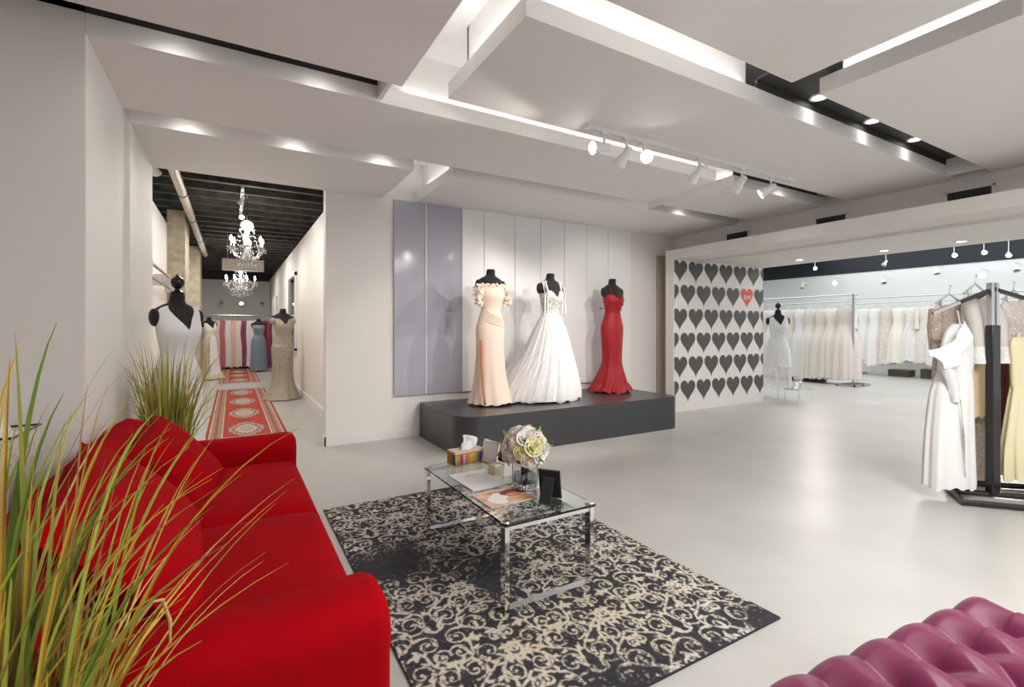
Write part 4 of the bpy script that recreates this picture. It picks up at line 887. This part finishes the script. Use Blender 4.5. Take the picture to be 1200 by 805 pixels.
# frames
def frame(loc, rz, w, h, tilt, label, front, fm):
    t = thing('photo_frame', label, 'frame', loc, rz)
    R = Matrix.Rotation(-math.radians(tilt), 4, 'X')
    a = MB().box(-w/2, -w/2+.012, -.006, .006, 0, h).box(w/2-.012, w/2, -.006, .006, 0, h).box(-w/2, w/2, -.006, .006, 0, .012).box(-w/2, w/2, -.006, .006, h-.012, h); a.xf(R)
    build('frame_edge', a, fm, t, local=True)
    a = MB().box(-w/2+.011, w/2-.011, -.003, -.001, .011, h-.011); a.xf(R); build('card', a, front, t, local=True)
    a = MB().box(-w/2+.004, w/2-.004, .0065, .009, .004, h-.004); a.xf(R); build('back_board', a, 'mannequin', t, local=True)
    build('easel_leg', MB().add([(-.03, .02+h*.75*math.sin(math.radians(tilt)), h*.72), (.03, .02+h*.75*math.sin(math.radians(tilt)), h*.72), (.035, .02+h*.62, .001), (-.035, .02+h*.62, .001), (-.03, .013+h*.75*math.sin(math.radians(tilt)), h*.72), (.03, .013+h*.75*math.sin(math.radians(tilt)), h*.72), (.035, .013+h*.62, .001), (-.035, .013+h*.62, .001)], [(0, 1, 2, 3), (7, 6, 5, 4), (0, 4, 5, 1), (1, 5, 6, 2), (2, 6, 7, 3), (3, 7, 4, 0)]), 'mannequin', t, local=True)
frame((1.535, 2.975, ZT), math.radians(-80), .17, .165, 12, 'silver framed white card standing beside the tissue box', 'papier', 'silver')
frame((1.55, 2.235, ZT), math.radians(128), .125, .165, 14, 'black backed photo frame standing by the vase, back turned', 'papier', 'blackmetal')
cb = thing('card_holder', 'small pale gold card holder beside the silver frame', 'holder', (1.48, 2.76, ZT), math.radians(20))
build('holder_body', MB().box(-.045, -.04, -.03, .03, 0, .065).box(.04, .045, -.03, .03, 0, .065).box(-.04, .04, .025, .03, 0, .065).box(-.04, .04, -.03, -.025, 0, .05).box(-.04, .04, -.025, .025, 0, .005), 'gold', cb, local=True)
build('cards', MB().box(-.038, .038, -.02, .02, .006, .055), 'papier', cb, local=True)
# vase and bouquet
vs = thing('vase', 'square clear glass vase holding the bouquet on the glass table', 'vase', (1.49, 2.42, ZT))
build('vase_body', MB().loft([[(s*a, s2*a, z) for s, s2 in ((-1, -1), (1, -1), (1, 1), (-1, 1))] for a, z in ((.052, 0), (.056, .15), (.052, .15), (.048, .012))]), 'glass', vs, local=True, smooth=0)
build('water', MB().box(-.046, .046, -.046, .046, .014, .10), mat('vase_water', (.9, .95, .93), 0, trans=1, ior=1.33), vs, local=True)
bq = thing('bouquet', 'round bouquet of cream and pale yellow roses in the glass vase', 'flowers', (1.49, 2.42, ZT))
BC = Vector((0, 0, .235)); fr_ = random.Random(4)
stm = MB()
for k in range(9):
    a = k*.7; stm.tube([(.03*math.cos(a), .03*math.sin(a), .02), (-.02*math.cos(a), -.02*math.sin(a), .12), (.03*math.cos(a+1), .03*math.sin(a+1), .2)], .004, 5)
build('stems', stm, 'greenstem', bq, local=True)
def rose(c, dirv, s, m):
    mb = MB()
    for lay in range(4):
        np_ = 5 if lay < 3 else 3
        for k in range(np_):
            a = 2*PI*k/np_+lay*.6; R = s*(1-.24*lay); op = .95-.22*lay
            st0 = len(mb.v)
            def pet(u, v):
                th = (u-.5)*1.7; rad = R*(.25+.75*math.sin(min(1, v*1.05)*PI/2))*(1 if v < .9 else 1.03)
                return (rad*math.cos(th)*(op*.55+.45), rad*math.sin(th), s*(.15*lay)+s*(.95-.1*lay)*(v-.2*v*v)*(1.12-.2*abs(u-.5)*2)-.25*s*op*v**3)
            mb.grid(pet, 6, 6); mb.xf(Matrix.Rotation(a, 4, 'Z'), st0)
    q = Vector((0, 0, 1)).rotation_difference(Vector(dirv).normalized()).to_matrix().to_4x4()
    return mb.xf(Matrix.Translation(c) @ q)
build('moss_ball', MB().ball(tuple(BC), .095, 16, 10), 'leaf', bq, local=True)
gold_a = PI*(3-math.sqrt(5)); cols = ['petal', 'petalw', 'petal', 'petaly', 'petalb', 'petalw', 'petal', 'petalw', 'petaly', 'petal', 'petalb', 'petalw']
for k in range(32):
    zf = 1-1.42*(k+.5)/32; a = k*gold_a; rxy = math.sqrt(1-zf*zf); d = Vector((rxy*math.cos(a), rxy*math.sin(a), zf))
    f = build('rose', rose(BC+d*.098, d, .049+fr_.uniform(-.005, .009), cols[k % 12]), cols[k % 12], bq, local=True, smooth=80)
    ctr = MB().ball((0, 0, .018), (.009, .009, .014), 8, 6); q = Vector((0, 0, 1)).rotation_difference(d).to_matrix().to_4x4(); ctr.xf(Matrix.Translation(BC+d*.098) @ q); build('rose_heart', ctr, 'petaly', f, local=True)
for k in range(26):
    zf = fr_.uniform(-.5, .95); a = fr_.uniform(0, 6.28); rxy = math.sqrt(1-zf*zf); d = Vector((rxy*math.cos(a), rxy*math.sin(a), zf)); L = fr_.uniform(.03, .05)
    mb = MB().grid(lambda u, v: ((u-.5)*.026*math.sin(PI*min(1, v+.08)), .004*math.sin(PI*u), v*L), 4, 6); q = Vector((0, 0, 1)).rotation_difference((d+Vector((fr_.uniform(-.5, .5),)*3)).normalized()).to_matrix().to_4x4(); mb.xf(Matrix.Translation(BC+d*.13) @ q)
    build('leaf', mb, fr_.choice(['leaf', 'leaf', 'leafpale']), bq, local=True, smooth=80)

# ------------------------------------------------------------------ grass plants
def blade(base, tip, w, sag, r, parent, m, nseg=11):
    b, t = Vector(base), Vector(tip); h = t-b
    ctrl = b+Vector((h.x*.25, h.y*.25, h.z*.78+sag*h.length)); side = Vector((r.uniform(-1, 1), r.uniform(-1, 1), r.uniform(-.2, .2)))
    vs = []
    for i in range(nseg):
        f = i/(nseg-1); p = b*(1-f)**2+ctrl*2*f*(1-f)+t*f*f; d = ((ctrl-b)*(1-f)+(t-ctrl)*f).normalized()
        s = d.cross(side); s = s.normalized() if s.length > 1e-4 else Vector((1, 0, 0)); nrm = d.cross(s).normalized()
        ww = w*(1-.92*max(0, (f-.25)/.75)**1.4)*(.8+.2*min(1, f*5)); k = .35*ww
        vs += [tuple(p-s*ww/2), tuple(p+nrm*k), tuple(p+s*ww/2)]
    fs = []
    for i in range(nseg-1):
        a = i*3; fs += [(a, a+1, a+4, a+3), (a+1, a+2, a+5, a+4)]
    return build('blade', MB().add(vs, fs), m, parent, smooth=30)
TIPS = [(-.33, 1.4, 1.41, 9), (-.41, 1.56, 1.41, 4), (-.39, 1.38, 1.39, 5), (-.38, 1.32, 1.34, 6), (-.45, 1.65, 1.37, 4), (-.3, 1.45, 1.23, 5), (-.39, 1.61, 1.22, 5), (-.31, 1.63, 1.24, 3), (-.32, 1.92, 1.33, 2.5), (-.26, 1.88, 1.29, 2.5), (-.26, 1.77, 1.19, 3), (-.18, 2.07, 1.01, 5), (-.14, 2.1, .98, 4), (-.2, 1.97, 1.03, 4), (-.21, 1.86, .99, 4), (-.08, 2.01, .98, 4), (-.22, 1.81, 1.05, 4), (-.25, 1.76, 1.1, 3), (-.03, 2.16, 1.02, 3), (-.07, 1.6, .87, 2.5), (.07, 1.81, .8, 4), (.17, 1.92, .81, 3.5), (.13, 1.89, .78, 3.5), (.13, 1.42, .77, 3.5), (.07, 1.44, .78, 3), (.2, 1.96, .84, 3), (-.14, 1.18, .81, 5), (-.21, 1.34, .83, 5), (-.21, 1.39, .82, 5), (-.26, 1.54, .9, 6), (-.3, 1.62, 1.01, 6), (-.14, 1.7, .86, 4), (-.12, 1.92, .9, 4), (-.35, 1.53, 1.12, 6), (-.37, 1.48, 1.06, 7), (-.32, 1.45, 1.06, 6), (-.38, 1.43, 1.15, 7), (-.39, 1.38, 1.19, 7), (-.29, 1.44, .9, 6), (-.2, 1.56, .9, 4)]
gp = thing('grass_plant', 'large ornamental grass plant in the lower left corner, nearest the camera', 'plant', (-.36, 1.16, 0), 0, 'ornamental grass plants')
def pot(parent, c, r, h):
    build('pot', MB().lathe([(r*.75, .0), (r*.8, .01), (r, h-.02), (r*1.04, h), (r*.95, h), (r*.9, h-.05)], 28, (c[0], c[1], 0)), 'pot', parent, smooth=40)
    build('soil', MB().lathe([(r*.9, h-.06), (.01, h-.045)], 20, (c[0], c[1], 0)), 'soil', parent)
pot(gp, (-.36, 1.16), .14, .34)
gr = random.Random(21)
for k, (x, y, z, w) in enumerate(TIPS):
    c = gr.choice([0, 1, 1, 2, 3, 3]) if w >= 5 else gr.choice([1, 2, 2, 3, 4])
    blade((-.36+gr.uniform(-.09, .1), 1.16+gr.uniform(-.07, .09), .31), (x, y, z), w*.0024, gr.uniform(.02, .1), gr, gp, GB[0 if k == 0 else c])
for k in range(150):
    a = gr.uniform(-.4, 1.9); L = gr.uniform(.35, 1.05); tilt = gr.uniform(.02, .62)
    bx_, by_ = -.36+gr.uniform(-.1, .11), 1.16+gr.uniform(-.09, .1)
    tip = (bx_+math.cos(a)*L*tilt*.8, by_+math.sin(a)*L*tilt, .31+L*math.cos(tilt)*.95)
    if tip[2] < .72 and tip[1] > 1.34: tip = (tip[0], tip[1], .74)
    blade((bx_, by_, .31), tip, gr.uniform(.006, .013), gr.uniform(.0, .12), gr, gp, GB[gr.choice([0, 1, 1, 2, 2, 3, 5])])
bent = MB().tube([(-.175, 1.20, .80), (-.14, 1.21, .845), (-.125, 1.22, .84), (-.112, 1.225, .79), (-.113, 1.23, .74)], [.003, .003, .004, .0035, .002], 6)
build('bent_blade', bent, GB[4], gp, label='broken straw-coloured blade bent over')
g2 = thing('grass_plant', 'ornamental grass in a white pot behind the sofa at the hall opening', 'plant', (-.42, 4.42, 0), 0, 'ornamental grass plants')
pot(g2, (-.42, 4.42), .15, .36)
for k in range(270):
    a = gr.uniform(0, 2*PI); L = gr.uniform(.45, 1.02); tilt = abs(gr.gauss(0, .24))
    q_ = .13*gr.random()**.5; bx_, by_ = -.42+q_*math.cos(a), 4.42+q_*math.sin(a)
    ty = by_+math.sin(a)*L*math.sin(tilt)*.8; tx = max(-.68, bx_+math.cos(a)*L*math.sin(tilt))
    blade((bx_, by_, .33), (tx, ty, .33+L*math.cos(tilt)), gr.uniform(.006, .012), gr.uniform(0, .06), gr, g2, GB[gr.choice([1, 2, 2, 3, 3, 3, 6, 6, 4, 0])], 8)
# plastic covered basket behind the sofa at the left edge
pb = thing('mesh_basket', 'silver mesh basket under clear plastic wrap at the left edge behind the sofa', 'basket', (-1.0, 3.15, 0))
build('pedestal', MB().box(-1.2, -.86, 2.98, 3.36, 0, .5), 'white', pb)
build('basket_body', MB().loft([[(-1.03+a*math.cos(2*PI*(j+.5)/4)*1.414, 3.17+a*math.sin(2*PI*(j+.5)/4)*1.414, z) for j in range(4)] for a, z in ((.15, .501), (.18, .9), (.172, .9), (.145, .52))]), 'mesh_silver', pb, smooth=0)
build('rim', MB().tube([(-1.21, 2.99, .905), (-.85, 2.99, .905), (-.85, 3.35, .905), (-1.21, 3.35, .905)], .006, 6, True), 'blackmetal', pb)
build('plastic_wrap', MB().grid(lambda u, v: (-1.06+.20*u, 3.04+.28*v, .88+.21*math.exp(-((u-.42)/.28)**2-((v-.4)/.3)**2)+.03*math.sin(9*u+4*v)*math.sin(7*v)), 18, 18), 'plastic', pb, smooth=30, solid=.002)

# ------------------------------------------------------------------ tufted ottoman
ot = thing('tufted_bench', 'magenta velvet button-tufted bench in the lower right corner', 'bench', (1.485, .318, 0), math.radians(-6))
OW, OD = 1.42, .82
SPX, SPY = .182, .30
def tuft(x, y):
    # diamond lattice of buttons below the first row, straight pleats from the first row to the edge
    a = x/SPX; b = y/SPY
    if b > 0:
        c = abs(a-round(a)); bd = math.hypot(c, b*1.4)
    else:
        u = a+b; v = a-b; fu = abs(u-round(u)); fv = abs(v-round(v)); c = min(fu, fv); bd = math.hypot(fu, fv)
    return .020*math.sin(PI*min(.5, c))**.65+.045*(1-math.exp(-(bd/.32)**1.6))
def otop(u, v):
    x, y = (u-.5)*OW, (v-.5)*OD; ex = min(u, 1-u)*OW; ey = min(v, 1-v)*OD; R = .06
    h = .435+tuft(x, y-OD/2+.14)
    k = 0
    for q in (ex, ey):
        if q < R: k += R-math.sqrt(max(0, R*R-(R-q)**2))
    return (x, y, h-min(k, .075))
build('tufted_top', MB().grid(otop, 260, 170), 'velvet', ot, local=True, smooth=180)
build('side_band', MB().box(-OW/2, OW/2, -OD/2, OD/2, .16, .40), 'velvet', ot, local=True, bevel=.02)
for i in range(-9, 10):
    for j in range(-8, 1):
        a, b = i/2, j/2
        if (i+j) % 2: continue
        x, y = a*SPX, b*SPY+OD/2-.14
        if (abs((a+b)-round(a+b)) > .01) or (abs((a-b)-round(a-b)) > .01): continue
        if abs(x) < OW/2-.05 and abs(y) < OD/2-.05: build('button', MB().ball((x, y, .437), (.013, .013, .007), 10, 6), 'velvet', ot, local=True)
for x in (-.62, .62):
    for y in (-.33, .33): build('leg', MB().lathe([(.018, 0), (.028, .16)], 12, (x, y, 0)), 'blackmetal', ot, local=True)
